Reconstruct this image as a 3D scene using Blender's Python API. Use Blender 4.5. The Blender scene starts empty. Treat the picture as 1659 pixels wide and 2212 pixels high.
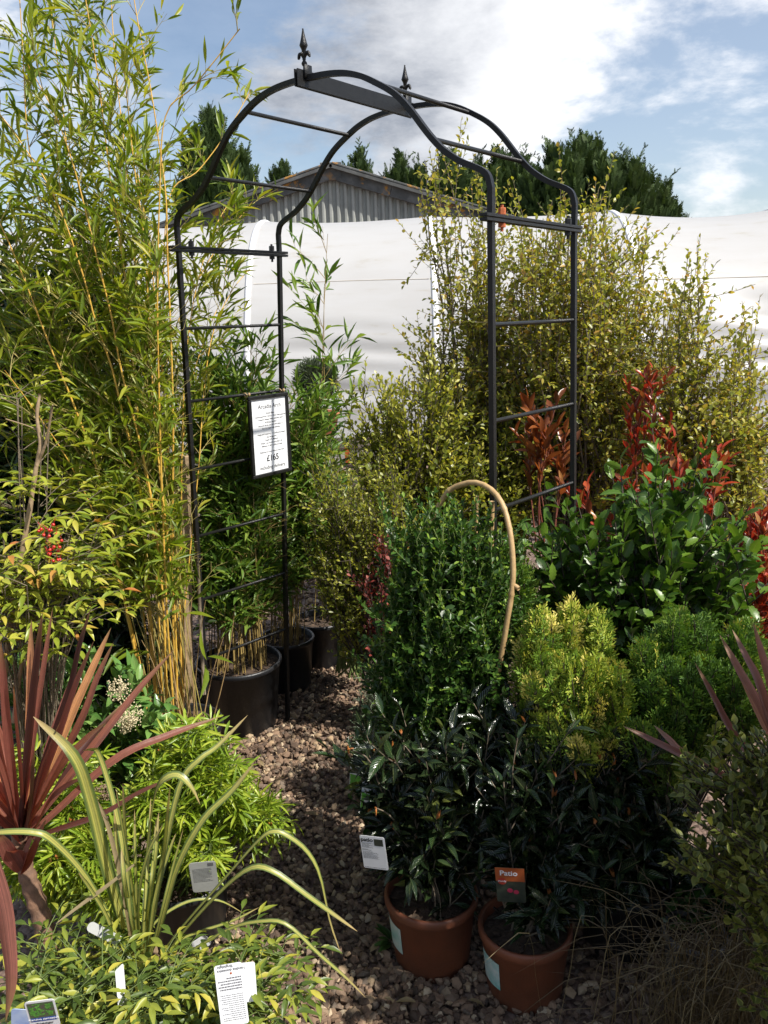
import bpy, math, random
import numpy as np
from mathutils import Vector, Matrix

scn = bpy.context.scene
COL = scn.collection
rng = np.random.default_rng(11)
random.seed(5)
UPV = np.array([0, 0, 1.0])

# ------------------------------------------------------------------ camera
PITCH, ROLL, FPX, CAMH = .2371, -.0265, 1800., 1.6972
_c, _s = math.cos(PITCH), math.sin(PITCH)
FW = np.array([0, _c, -_s]); CU = np.array([0, _s, _c]); RT = np.array([1., 0, 0])
_cr, _sr = math.cos(-ROLL), math.sin(-ROLL)

def ray(px, py):
    u, v = px - 829.5, py - 1106
    u, v = _cr * u - _sr * v, _sr * u + _cr * v
    return RT * u / FPX - CU * v / FPX + FW

def at(px, py, Y):
    "world point seen at picture position (px, py of 1659 x 2212), Y metres in front"
    r = ray(px, py)
    return r * (Y / r[1]) + np.array([0, 0, CAMH])

cam_d = bpy.data.cameras.new('camera')
cam = bpy.data.objects.new('camera', cam_d); COL.objects.link(cam)
up_r = CU * _cr + RT * _sr * 1.0
rt_r = RT * _cr - CU * _sr
M = Matrix(((rt_r[0], up_r[0], -FW[0], 0), (rt_r[1], up_r[1], -FW[1], 0), (rt_r[2], up_r[2], -FW[2], CAMH), (0, 0, 0, 1)))
cam.matrix_world = M
cam_d.sensor_fit = 'VERTICAL'; cam_d.sensor_height = 36.; cam_d.lens = 36. * FPX / 2212.
cam_d.clip_start = .05; cam_d.clip_end = 3000
scn.camera = cam

# ------------------------------------------------------------------ helpers: objects
def tag(o, label=None, cat=None, group=None, kind=None):
    for k, v in (('label', label), ('category', cat), ('group', group), ('kind', kind)):
        if v: o[k] = v
    return o

def empty(name, loc, label, cat, group=None):
    o = bpy.data.objects.new(name, None); COL.objects.link(o)
    o.location = Vector(loc); o.empty_display_size = .1
    return tag(o, label, cat, group)

def link(name, me, mat, parent=None):
    o = bpy.data.objects.new(name, me); COL.objects.link(o)
    if mat is not None:
        for m in (mat if isinstance(mat, (list, tuple)) else [mat]): me.materials.append(m)
    if parent is not None:
        o.parent = parent
        o.matrix_parent_inverse = Matrix.Translation(-Vector(parent.location))
        if parent.parent is not None:
            pass
    return o

def link_sub(name, me, mat, parent):
    "child of a part whose own transform is identity in the world"
    o = bpy.data.objects.new(name, me); COL.objects.link(o)
    if mat is not None: me.materials.append(mat)
    o.parent = parent
    return o

def mesh_np(name, V, faces, uv=None, t=None, smooth=True, matidx=None):
    "faces: list of (k, array(n,k)) blocks"
    me = bpy.data.meshes.new(name)
    V = np.asarray(V, np.float32).reshape(-1, 3)
    me.vertices.add(len(V)); me.vertices.foreach_set('co', V.ravel())
    loops = np.concatenate([np.asarray(f, np.int32).ravel() for f in faces])
    tot = np.concatenate([np.full(len(f), f.shape[1], np.int32) for f in faces])
    start = np.concatenate([[0], np.cumsum(tot)[:-1]]).astype(np.int32)
    me.loops.add(len(loops)); me.loops.foreach_set('vertex_index', loops)
    me.polygons.add(len(tot))
    me.polygons.foreach_set('loop_start', start)
    me.polygons.foreach_set('use_smooth', np.full(len(tot), smooth))
    if matidx is not None: me.polygons.foreach_set('material_index', np.asarray(matidx, np.int32))
    me.update(calc_edges=True)
    if uv is not None:
        l = me.uv_layers.new(name='UVMap')
        l.data.foreach_set('uv', np.asarray(uv, np.float32)[loops].ravel())
    if t is not None:
        a = me.attributes.new('t', 'FLOAT', 'POINT')
        a.data.foreach_set('value', np.asarray(t, np.float32))
    me.validate()
    return me

class MB:
    "collects simple solids into one mesh"
    def __init__(s): s.v = []; s.f = {}; s.n = 0; s.t = []
    def add(s, V, F, t=0.):
        V = np.asarray(V, float).reshape(-1, 3)
        for f in F: s.f.setdefault(len(f), []).append([i + s.n for i in f])
        s.v.append(V); s.n += len(V); s.t.append(np.full(len(V), t))
    def box(s, c, sx, sy, sz, X=(1, 0, 0), Y=(0, 1, 0), Z=(0, 0, 1), bev=0.):
        c = np.array(c, float); X, Y, Z = (np.array(a, float) for a in (X, Y, Z))
        if bev <= 0:
            P = [c + X * sx * a / 2 + Y * sy * b / 2 + Z * sz * e / 2 for e in (-1, 1) for a, b in ((-1, -1), (1, -1), (1, 1), (-1, 1))]
            s.add(P, [(3, 2, 1, 0), (4, 5, 6, 7), (0, 1, 5, 4), (1, 2, 6, 5), (2, 3, 7, 6), (3, 0, 4, 7)])
        else:
            P = []
            lev = [(-sz / 2, bev), (-sz / 2 + bev, 0), (sz / 2 - bev, 0), (sz / 2, bev)]
            for z, ins in lev:
                hx, hy = sx / 2 - ins, sy / 2 - ins; b = bev * .8
                for a, e in ((-hx + b, -hy), (hx - b, -hy), (hx, -hy + b), (hx, hy - b), (hx - b, hy), (-hx + b, hy), (-hx, hy - b), (-hx, -hy + b)):
                    P.append(c + X * a + Y * e + Z * z)
            F = [tuple(range(7, -1, -1)), tuple(range(24, 32))]
            for k in range(3):
                for i in range(8): F.append((k * 8 + i, k * 8 + (i + 1) % 8, k * 8 + 8 + (i + 1) % 8, k * 8 + 8 + i))
            s.add(P, F)
    def sweep(s, path, prof, side, closed=False, cap=True):
        "prof: list of (a,b) section points; a along side vector, b along the normal in the bend plane"
        path = np.asarray(path, float); side = np.asarray(side, float)
        n, k = len(path), len(prof)
        T = np.gradient(path, axis=0); T /= np.linalg.norm(T, axis=1)[:, None]
        P = []
        for p, tt in zip(path, T):
            nn = np.cross(side, tt); nn /= np.linalg.norm(nn)
            for a, b in prof: P.append(p + side * a + nn * b)
        F = [(i * k + j, i * k + (j + 1) % k, (i + 1) * k + (j + 1) % k, (i + 1) * k + j) for i in range(n - 1) for j in range(k)]
        if cap: F += [tuple(range(k - 1, -1, -1)), tuple((n - 1) * k + j for j in range(k))]
        s.add(P, F)
    def tube(s, path, r, sides=6, t=0., cap=True):
        path = np.asarray(path, float); n = len(path)
        r = np.broadcast_to(np.asarray(r, float), (n,))
        T = np.gradient(path, axis=0); T /= np.maximum(np.linalg.norm(T, axis=1), 1e-9)[:, None]
        m = T.mean(0); ref = UPV if abs(m[2]) < .8 * np.linalg.norm(m) else np.array([1., 0, 0])
        A = np.cross(T, ref); A /= np.maximum(np.linalg.norm(A, axis=1), 1e-9)[:, None]
        B = np.cross(T, A)
        an = np.arange(sides) * 2 * np.pi / sides
        P = path[:, None, :] + r[:, None, None] * (A[:, None, :] * np.cos(an)[None, :, None] + B[:, None, :] * np.sin(an)[None, :, None])
        i = np.arange(n - 1)[:, None] * sides; j = np.arange(sides)[None, :]; j2 = (j + 1) % sides
        Q = np.stack([i + j, i + j2, i + sides + j2, i + sides + j], -1).reshape(-1, 4)
        s.f.setdefault(4, []).extend((Q + s.n).tolist())
        if cap and sides > 3:
            s.f.setdefault(sides, []).append([s.n + q for q in range(sides)])
            s.f[sides].append([s.n + (n - 1) * sides + q for q in range(sides - 1, -1, -1)])
        s.v.append(P.reshape(-1, 3)); s.n += n * sides; s.t.append(np.full(n * sides, t))
    def lathe(s, c, prof, sides=28, axis=None, t=0.):
        "prof: list of (r, z)"
        c = np.array(c, float); k = len(prof)
        Z = UPV if axis is None else np.array(axis, float) / np.linalg.norm(axis)
        X = np.cross(Z, [0, 1, 0]); X = np.array([1., 0, 0]) if np.linalg.norm(X) < 1e-3 else X / np.linalg.norm(X); Y = np.cross(Z, X)
        P = [c + Z * z + (X * math.cos(a) + Y * math.sin(a)) * r for r, z in prof for a in np.arange(sides) * 2 * np.pi / sides]
        F = [(i * sides + j, i * sides + (j + 1) % sides, (i + 1) * sides + (j + 1) % sides, (i + 1) * sides + j) for i in range(k - 1) for j in range(sides)]
        s.add(P, F, t)
    def build(s, name, mat, parent=None, smooth=False, sub=False):
        me = mesh_np(name, np.concatenate(s.v), [np.array(f, np.int32) for f in s.f.values()], t=np.concatenate(s.t), smooth=smooth)
        return (link_sub if sub else link)(name, me, mat, parent)

# ------------------------------------------------------------------ helpers: leaves
def lance(ws, fold=.25, curve=.15, twist=0.):
    "leaf template with a mid-rib: ws = half widths at inner stations"
    n = len(ws); ys = np.linspace(0, 1, n + 2)
    V = [(0, 0, 0)]; UV = [(.5, 0)]
    for i, w in enumerate(ws):
        y = ys[i + 1]; z = -curve * y * y
        for sx in (-1, 0, 1):
            V.append((sx * w * .5, y, z + fold * abs(sx) * w * .12 + twist * sx * y * .05)); UV.append((.5 + sx * .5, y))
    V.append((0, 1, -curve)); UV.append((.5, 1))
    tri = [(0, 2, 1), (0, 3, 2)]; quad = []
    for i in range(n - 1):
        a = 1 + 3 * i; b = a + 3
        quad += [(a, a + 1, b + 1, b), (a + 1, a + 2, b + 2, b + 1)]
    a = 1 + 3 * (n - 1); e = a + 3
    tri += [(a, a + 1, e), (a + 1, a + 2, e)]
    return np.array(V), [np.array(tri), np.array(quad)] if quad else [np.array(tri)], np.array(UV)

def mini(w1=.8, w2=.9, fold=.3, curve=.15):
    "cheap leaf: two quads folded on the mid-rib"
    V = np.array([(0, 0, 0), (-.5 * w1, .33, .05 * fold - curve * .1), (.5 * w1, .33, .05 * fold - curve * .1), (-.5 * w2, .68, .06 * fold - curve * .45), (.5 * w2, .68, .06 * fold - curve * .45), (0, 1, -curve)])
    return V, [np.array([(0, 2, 4, 5), (0, 5, 3, 1)])], np.array([(.5, 0), (0, .33), (1, .33), (0, .68), (1, .68), (.5, 1)])

def frond(n=6, spread=.42, lw=.11):
    "flat conifer spray: small blades on both sides of a stalk"
    V = []; T = []; UV = []
    def blade(p, d, L, w):
        d = np.array(d) / np.linalg.norm(d); q = np.array([-d[1], d[0], 0]); k = len(V); p = np.array(p)
        V.extend([p, p + d * L * .45 + q * w / 2, p + d * L * .45 - q * w / 2, p + d * L]); T.extend([(k, k + 2, k + 1), (k + 1, k + 2, k + 3)])
        UV.extend([(.5, p[1]), (0, p[1]), (1, p[1]), (.5, min(1, p[1] + L))])
    for i in range(n):
        y = .05 + .8 * i / n; l = spread * (1 - .55 * i / n)
        for sx in (-1, 1): blade((0, y, -.12 * y * y), (sx * .75, .66, -.06), l, lw)
    blade((0, .0, 0), (0, 1, -.05), .62, lw * .8); blade((0, .55, -.04), (0, 1, -.12), .45, lw)
    return np.array(V), [np.array(T)], np.array(UV)

class Leaf:
    def __init__(s): s.a = [[] for _ in range(6)]
    def add(s, P, D, N, L, W, T):
        n = len(P)
        for b, x in zip(s.a, (P, D, N, L, W, T)):
            x = np.asarray(x, float)
            if x.ndim == 0: x = np.full(n, float(x))
            if x.ndim == 1 and b in (s.a[0], s.a[1], s.a[2]): x = np.broadcast_to(x, (n, 3))
            b.append(x)
    def prune(s, fn):
        P, D, N, L, W, T = (np.concatenate(b) for b in s.a); k = ~fn(P + D / np.maximum(np.linalg.norm(D, axis=1), 1e-9)[:, None] * (L * .5)[:, None])
        s.a = [[x[k]] for x in (P, D, N, L, W, T)]
    def count(s): return sum(len(p) for p in s.a[0])
    def build(s, name, mat, parent, tpls):
        P, D, N, L, W, T = (np.concatenate(b) for b in s.a)
        D = D / np.maximum(np.linalg.norm(D, axis=1), 1e-9)[:, None]
        X = np.cross(D, N); X /= np.maximum(np.linalg.norm(X, axis=1), 1e-9)[:, None]
        Z = np.cross(X, D)
        pick = rng.integers(0, len(tpls), len(P))
        VV, FF, UU, TT = [], {}, [], []; off = 0
        for k, (tv, tf, tu) in enumerate(tpls):
            i = np.nonzero(pick == k)[0]
            if not len(i): continue
            m = len(tv)
            v = P[i][:, None, :] + X[i][:, None, :] * (tv[None, :, 0:1] * W[i][:, None, None]) + D[i][:, None, :] * (tv[None, :, 1:2] * L[i][:, None, None]) + Z[i][:, None, :] * (tv[None, :, 2:3] * L[i][:, None, None])
            VV.append(v.reshape(-1, 3)); UU.append(np.tile(tu, (len(i), 1))); TT.append(np.repeat(T[i], m))
            for f in tf:
                q = (f[None] + (np.arange(len(i)) * m)[:, None, None] + off).reshape(-1, f.shape[1])
                FF.setdefault(f.shape[1], []).append(q)
            off += len(i) * m
        me = mesh_np(name, np.concatenate(VV), [np.concatenate(q) for q in FF.values()], uv=np.concatenate(UU), t=np.clip(np.concatenate(TT), 0, 1))
        return link(name, me, mat, parent)

def bez(a, c, b, n=8):
    t = np.linspace(0, 1, n)[:, None]
    return (1 - t) ** 2 * np.asarray(a) + 2 * t * (1 - t) * np.asarray(c) + t * t * np.asarray(b)

def smooth_path(pts, n):
    "Catmull-Rom through pts"
    p = np.asarray(pts, float); p = np.vstack([2 * p[0] - p[1], p, 2 * p[-1] - p[-2]])
    out = []; m = len(p) - 3
    for s in np.linspace(0, m - 1e-6, n):
        i = int(s); u = s - i; a, b, c, d = p[i:i + 4]
        out.append(.5 * (2 * b + (c - a) * u + (2 * a - 5 * b + 4 * c - d) * u * u + (3 * b - a - 3 * c + d) * u ** 3))
    return np.array(out)

def rdir(n=1):
    v = rng.normal(size=(n, 3)); return v / np.linalg.norm(v, axis=1)[:, None]

def leaves_on(F, path, L, W, gap, ang=50, start=.15, arr='alt', up=.15, jit=.22, t=(.2, .8), tipt=0., small=.35, nup=.8, stop=1.):
    "put leaves along a twig"
    path = np.asarray(path); seg = np.linalg.norm(np.diff(path, axis=0), axis=1); cum = np.concatenate([[0], np.cumsum(seg)]); tot = cum[-1]
    s = np.arange(start * tot, tot * stop, gap)
    if len(s) == 0: s = np.array([tot * .9])
    if arr == 'opp': s = np.repeat(s, 2)
    n = len(s)
    p = np.stack([np.interp(s, cum, path[:, k]) for k in range(3)], 1)
    T = np.gradient(path, axis=0); tg = np.stack([np.interp(s, cum, T[:, k]) for k in range(3)], 1)
    tg /= np.maximum(np.linalg.norm(tg, axis=1), 1e-9)[:, None]
    ref = np.where(np.abs(tg[:, 2:3]) > .85, np.array([[1., 0, 0]]), UPV[None]); u = np.cross(tg, ref); u /= np.linalg.norm(u, axis=1)[:, None]; v = np.cross(u, tg)
    a0 = rng.uniform(0, 6.28)
    i = np.arange(n)
    if arr == 'alt': az = a0 + i * 2.4
    elif arr == 'dist': az = i * math.pi + rng.normal(0, .3, n)
    elif arr == 'flat': az = (i % 2) * math.pi + rng.normal(0, .2, n); 
    else: az = a0 + (i // 2) * math.pi / 2 + (i % 2) * math.pi
    if arr == 'opp2': az = (i % 2) * math.pi
    an = np.radians(ang) * (1 - .45 * s / tot) + rng.normal(0, .12, n)
    D = np.cos(an)[:, None] * tg + np.sin(an)[:, None] * (np.cos(az)[:, None] * u + np.sin(az)[:, None] * v) + rng.normal(0, jit, (n, 3)) + UPV * up
    N = tg * .5 + UPV * nup + rng.normal(0, jit * 1.4, (n, 3))
    k = (1 - small * (s / tot) ** 2) * rng.uniform(.75, 1.15, n)
    F.add(p, D, N, L * k, W * k * rng.uniform(.85, 1.15, n), rng.uniform(t[0], t[1], n) + tipt * (s / tot) ** 3)

def in_blob(b, n, shell=.35):
    "random points in an ellipsoid given as (px, py, Y, rx px, ry px, rY m)"
    px, py, Y, rx, ry, rY = b[:6]
    d = rdir(n) * (rng.uniform(shell ** 3, 1, n) ** (1 / 3))[:, None]
    return np.array([at(px + e[0] * rx, py - e[2] * ry, Y + e[1] * rY) for e in d])

def shrub(F, S, base, tips, leaf, br=.03, r0=.006, r1=.0012, twigs=4, tlen=.12, t0=.4, lean=.3, cz=.6, wob=.02, lstart=.55, stem_t=.5, tup=.5, base_pts=None, gap_main=True):
    L, W, gap, kw = leaf
    for tip in tips:
        b = np.array(base, float) + np.append(rng.normal(0, br, 2), 0)
        if base_pts is not None: b = base_pts[rng.integers(len(base_pts))] + rng.normal(0, br, 3)
        c = b + (tip - b) * np.array([lean, lean, cz]) + np.append(rng.normal(0, .04, 2), 0)
        p = bez(b, c, tip, 9); p[1:-1] += rng.normal(0, wob, (7, 3)) * np.linalg.norm(tip - b)*.3
        S.tube(p, np.linspace(r0, r1, 9), 5, t=rng.uniform(), cap=False)
        if gap_main: leaves_on(F, p, L, W, gap, start=lstart, **kw)
        for _ in range(twigs):
            s = rng.uniform(t0, .95); i = min(int(s * 8), 7); q = p[i] + (p[i + 1] - p[i]) * (s * 8 - i)
            tg = p[i + 1] - p[i]; tg /= np.linalg.norm(tg)
            d = tg * .6 + rdir()[0] * .8 + UPV * tup; d /= np.linalg.norm(d)
            l = tlen * rng.uniform(.5, 1.3)
            e = bez(q, q + d * l * .5, q + d * l + UPV * l * .15, 5)
            S.tube(e, np.linspace(r1 * 1.2, r1 * .6, 5), 4, t=rng.uniform(), cap=False)
            leaves_on(F, e, L, W, gap, start=.1, **kw)

# ------------------------------------------------------------------ helpers: materials
def node(nt, typ, **kw):
    n = nt.nodes.new(typ)
    for k, v in kw.items():
        if k.startswith('i_'):
            key = k[2:]; n.inputs[int(key) if key.isdigit() else key].default_value = v
        else: setattr(n, k, v)
    return n

def new_mat(name):
    m = bpy.data.materials.new(name); m.use_nodes = True; nt = m.node_tree
    for n in list(nt.nodes): nt.nodes.remove(n)
    out = node(nt, 'ShaderNodeOutputMaterial')
    return m, nt, out

def ramp(nt, stops, interp='LINEAR'):
    r = node(nt, 'ShaderNodeValToRGB'); cr = r.color_ramp; cr.interpolation = interp
    while len(cr.elements) < len(stops): cr.elements.new(.5)
    for e, (p, c) in zip(cr.elements, stops): e.position = p; e.color = (*c, 1)
    return r

def noise(nt, scale, detail=3, vec=None, rough=.55):
    n = node(nt, 'ShaderNodeTexNoise'); n.inputs['Scale'].default_value = scale; n.inputs['Detail'].default_value = detail; n.inputs['Roughness'].default_value = rough
    if vec is not None: nt.links.new(vec, n.inputs['Vector'])
    return n

def mixc(nt, f, a, b, mode='MIX'):
    m = node(nt, 'ShaderNodeMix', data_type='RGBA', blend_type=mode)
    for sock, v in ((m.inputs[0], f), (m.inputs[6], a), (m.inputs[7], b)):
        if isinstance(v, (int, float)): sock.default_value = v
        elif isinstance(v, (tuple, list)): sock.default_value = (*v, 1)
        else: nt.links.new(v, sock)
    return m.outputs[2]

def math_n(nt, op, a, b=None, clamp=False):
    m = node(nt, 'ShaderNodeMath', operation=op, use_clamp=clamp)
    for s, v in ((m.inputs[0], a), (m.inputs[1], b)):
        if v is None: continue
        if isinstance(v, (int, float)): s.default_value = v
        else: nt.links.new(v, s)
    return m.outputs[0]

def leaf_mat(name, stops, rough=.4, trans=.35, tcol=(1.25, 1.2, .55), vein=.0, spec=.5, margin=None, stripes=None, quilt=0., tip=None, streak=0.):
    m, nt, out = new_mat(name); lk = nt.links.new
    at_ = node(nt, 'ShaderNodeAttribute', attribute_name='t')
    r = ramp(nt, stops); lk(at_.outputs['Fac'], r.inputs[0]); col = r.outputs[0]
    tc = node(nt, 'ShaderNodeTexCoord')
    uvn = node(nt, 'ShaderNodeUVMap', uv_map='UVMap'); sep = node(nt, 'ShaderNodeSeparateXYZ'); lk(uvn.outputs[0], sep.inputs[0])
    edge = math_n(nt, 'ABSOLUTE', math_n(nt, 'SUBTRACT', sep.outputs[0], .5))
    nz = noise(nt, 55, 2, tc.outputs['Object'])
    col = mixc(nt, math_n(nt, 'MULTIPLY', nz.outputs['Fac'], .35), col, (.04, .05, .01), 'MIX') if stripes is None else col
    if margin is not None:
        rr = ramp(nt, [(.26, (0, 0, 0)), (.36, (1, 1, 1))])
        lk(math_n(nt, 'ADD', edge, math_n(nt, 'MULTIPLY', math_n(nt, 'SUBTRACT', nz.outputs['Fac'], .5), .35)), rr.inputs[0])
        col = mixc(nt, rr.outputs[0], col, margin)
    if stripes is not None:
        rr = ramp(nt, stripes, 'LINEAR'); lk(math_n(nt, 'MULTIPLY', edge, 2.), rr.inputs[0]); col = mixc(nt, .85, col, rr.outputs[0])
    if streak > 0:
        mq = node(nt, 'ShaderNodeMapping'); lk(uvn.outputs[0], mq.inputs[0]); mq.inputs['Scale'].default_value = (16, .9, 1); cmb = node(nt, 'ShaderNodeVectorMath', operation='ADD'); lk(mq.outputs[0], cmb.inputs[0])
        sc3 = node(nt, 'ShaderNodeVectorMath', operation='SCALE'); lk(tc.outputs['Object'], sc3.inputs[0]); sc3.inputs['Scale'].default_value = .6; lk(sc3.outputs[0], cmb.inputs[1])
        sn = noise(nt, 1.6, 5, cmb.outputs[0], .7); sr = ramp(nt, [(.36, (.45, .45, .45)), (.64, (1.5, 1.45, 1.4))]); lk(sn.outputs['Fac'], sr.inputs[0]); col = mixc(nt, streak, col, mixc(nt, 1., col, sr.outputs[0], 'MULTIPLY'))
        sp_ = noise(nt, 26, 3, tc.outputs['Object'], .7); sq_ = ramp(nt, [(.70, (0, 0, 0)), (.76, (1, 1, 1))]); lk(sp_.outputs['Fac'], sq_.inputs[0]); col = mixc(nt, math_n(nt, 'MULTIPLY', sq_.outputs[0], .5), col, (.20, .13, .06))
    if tip is not None:
        tr = ramp(nt, [(.8, (0, 0, 0)), (1., (1, 1, 1))]); lk(sep.outputs[1], tr.inputs[0]); col = mixc(nt, tr.outputs[0], col, tip)
    if vein > 0:
        vr = ramp(nt, [(.0, (1, 1, 1)), (.07, (0, 0, 0))]); lk(edge, vr.inputs[0]); col = mixc(nt, math_n(nt, 'MULTIPLY', vr.outputs[0], vein), col, (.30, .34, .10))
    p = node(nt, 'ShaderNodeBsdfPrincipled'); p.inputs['Roughness'].default_value = rough; p.inputs['Specular IOR Level'].default_value = spec
    lk(col, p.inputs['Base Color'])
    b = node(nt, 'ShaderNodeBump'); b.inputs['Strength'].default_value = .35; b.inputs['Distance'].default_value = .002
    h = nz.outputs['Fac']
    if quilt > 0:
        w = math_n(nt, 'SINE', math_n(nt, 'ADD', math_n(nt, 'MULTIPLY', sep.outputs[1], 55.), math_n(nt, 'MULTIPLY', edge, -30.)))
        h = math_n(nt, 'ADD', math_n(nt, 'MULTIPLY', w, quilt), h); b.inputs['Strength'].default_value = .6
    lk(h, b.inputs['Height']); lk(b.outputs[0], p.inputs['Normal'])
    tr = node(nt, 'ShaderNodeBsdfTranslucent')
    lk(mixc(nt, 1., col, tcol, 'MULTIPLY'), tr.inputs['Color'])
    mx = node(nt, 'ShaderNodeMixShader'); mx.inputs[0].default_value = trans
    lk(p.outputs[0], mx.inputs[1]); lk(tr.outputs[0], mx.inputs[2]); lk(mx.outputs[0], out.inputs[0])
    return m

def mat(name, c1, c2=None, scale=20., rough=.5, bump=0., metal=0., spec=.5, attr=False, bscale=None, detail=4, coat=0.):
    m, nt, out = new_mat(name); lk = nt.links.new
    tc = node(nt, 'ShaderNodeTexCoord'); p = node(nt, 'ShaderNodeBsdfPrincipled')
    nz = noise(nt, scale, detail, tc.outputs['Object'], .6)
    rr = ramp(nt, [(.3, c1), (.7, c2 or tuple(x * .75 for x in c1))]); lk(nz.outputs['Fac'], rr.inputs[0]); col = rr.outputs[0]
    if attr:
        a = node(nt, 'ShaderNodeAttribute', attribute_name='t'); r2 = ramp(nt, attr); lk(a.outputs['Fac'], r2.inputs[0])
        col = mixc(nt, .3, r2.outputs[0], mixc(nt, 1., r2.outputs[0], rr.outputs[0], 'OVERLAY'))
    lk(col, p.inputs['Base Color'])
    p.inputs['Roughness'].default_value = rough; p.inputs['Metallic'].default_value = metal; p.inputs['Specular IOR Level'].default_value = spec; p.inputs['Coat Weight'].default_value = coat
    if bump > 0:
        n2 = noise(nt, bscale or scale * 3, 4, tc.outputs['Object']); b = node(nt, 'ShaderNodeBump'); b.inputs['Strength'].default_value = bump; b.inputs['Distance'].default_value = .004
        lk(n2.outputs['Fac'], b.inputs['Height']); lk(b.outputs[0], p.inputs['Normal'])
    lk(p.outputs[0], out.inputs[0])
    return m

M_iron = mat('black_iron', (.008, .008, .008), (.014, .014, .014), 60, .36, .35, bscale=420, spec=.35)
M_rust = mat('rusty_orange', (.5, .12, .03), (.35, .09, .03), 90, .6, .2)
M_zinc = mat('zinc_bolt', (.35, .35, .35), None, 80, .4, .0, metal=.6)
M_blackpot = mat('black_plastic', (.009, .0095, .011), (.018, .019, .021), 14, .42, .25, bscale=60)
M_terra = mat('terracotta_plastic', (.22, .066, .028), (.12, .042, .021), 7, .55, .2, bscale=140)
M_terra2 = mat('terracotta_clay', (.55, .21, .10), (.42, .15, .08), 9, .8, .3)
M_soil = mat('bark_mulch', (.10, .065, .04), (.03, .02, .014), 60, .95, .9, bscale=90)
M_wood = mat('weathered_stake', (.36, .26, .15), (.22, .15, .085), 30, .8, .5)
M_caneb = mat('dry_cane', (.50, .34, .16), (.36, .23, .10), 24, .5, .3)
M_white = mat('white_card', (.78, .79, .80), (.72, .73, .75), 30, .4, .05)
M_grey = mat('grey_card', (.45, .46, .44), (.38, .39, .37), 30, .5, .05)
M_ink = mat('black_ink', (.02, .02, .022), None, 30, .5)
M_inkg = mat('grey_ink', (.16, .16, .17), None, 30, .5)
M_twine = mat('jute_twine', (.42, .30, .16), (.3, .2, .1), 200, .9)
M_bark = mat('dark_bark', (.075, .055, .04), (.045, .035, .028), 40, .8, .6, bscale=120)
M_barkg = mat('grey_bark', (.20, .16, .11), (.12, .09, .06), 50, .85, .6, bscale=150)
M_redstem = mat('red_stem', (.22, .05, .03), (.12, .05, .03), 40, .6)
M_greenstem = mat('green_stem', (.14, .20, .05), (.10, .13, .04), 40, .6)

# ------------------------------------------------------------------ sky and sun
SUN_AZ, SUN_EL = -30., 51.
sv = Vector((math.cos(math.radians(SUN_EL)) * math.cos(math.radians(SUN_AZ)), math.cos(math.radians(SUN_EL)) * math.sin(math.radians(SUN_AZ)), math.sin(math.radians(SUN_EL))))
ld = bpy.data.lights.new('sun', 'SUN'); ld.energy = 5.0; ld.angle = math.radians(.55); ld.color = (1., .95, .87)
lo = bpy.data.objects.new('sun', ld); COL.objects.link(lo); lo.location = sv * 50; lo.rotation_euler = sv.to_track_quat('Z', 'Y').to_euler()

world = bpy.data.worlds.new('World'); scn.world = world; world.use_nodes = True
nt = world.node_tree; lk = nt.links.new
for n in list(nt.nodes): nt.nodes.remove(n)
wo = node(nt, 'ShaderNodeOutputWorld')
sky = node(nt, 'ShaderNodeTexSky', sky_type='NISHITA'); sky.sun_disc = False
sky.sun_elevation = math.radians(SUN_EL); sky.sun_rotation = math.radians(90 - SUN_AZ); sky.air_density = 1.; sky.dust_density = 1.2; sky.ozone_density = 1.2
tc = node(nt, 'ShaderNodeTexCoord'); gen = tc.outputs['Generated']
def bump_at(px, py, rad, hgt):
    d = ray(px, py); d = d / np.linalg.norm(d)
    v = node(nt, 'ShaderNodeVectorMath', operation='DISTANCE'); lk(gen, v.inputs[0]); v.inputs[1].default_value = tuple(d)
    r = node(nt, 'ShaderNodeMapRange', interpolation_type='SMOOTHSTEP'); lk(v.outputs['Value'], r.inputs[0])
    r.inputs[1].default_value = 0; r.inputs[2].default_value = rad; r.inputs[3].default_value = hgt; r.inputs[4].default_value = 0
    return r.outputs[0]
mp = node(nt, 'ShaderNodeMapping'); lk(gen, mp.inputs[0]); mp.inputs['Scale'].default_value = (1., 1., 2.3); mp.inputs['Location'].default_value = (.37, .1, .22)
n1 = noise(nt, 4.6, 10, mp.outputs[0], .58); n1.inputs['Distortion'].default_value = .25
n2 = noise(nt, 14., 8, mp.outputs[0], .62)
cov = math_n(nt, 'ADD', n1.outputs['Fac'], math_n(nt, 'MULTIPLY', math_n(nt, 'SUBTRACT', n2.outputs['Fac'], .5), .30))
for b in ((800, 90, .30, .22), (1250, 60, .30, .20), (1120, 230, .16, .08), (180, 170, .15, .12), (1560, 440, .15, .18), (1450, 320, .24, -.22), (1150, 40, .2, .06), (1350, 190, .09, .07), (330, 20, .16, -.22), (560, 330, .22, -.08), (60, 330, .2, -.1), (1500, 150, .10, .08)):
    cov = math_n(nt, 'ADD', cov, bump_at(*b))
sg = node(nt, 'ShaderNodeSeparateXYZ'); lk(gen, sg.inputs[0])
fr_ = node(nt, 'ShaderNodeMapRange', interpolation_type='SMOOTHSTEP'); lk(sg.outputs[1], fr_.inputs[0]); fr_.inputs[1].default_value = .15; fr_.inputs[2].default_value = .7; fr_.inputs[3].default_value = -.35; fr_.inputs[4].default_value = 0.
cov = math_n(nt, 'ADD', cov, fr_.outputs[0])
msk = node(nt, 'ShaderNodeMapRange', interpolation_type='SMOOTHSTEP'); lk(cov, msk.inputs[0]); msk.inputs[1].default_value = .49; msk.inputs[2].default_value = .70; msk.inputs[4].default_value = 1.
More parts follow.
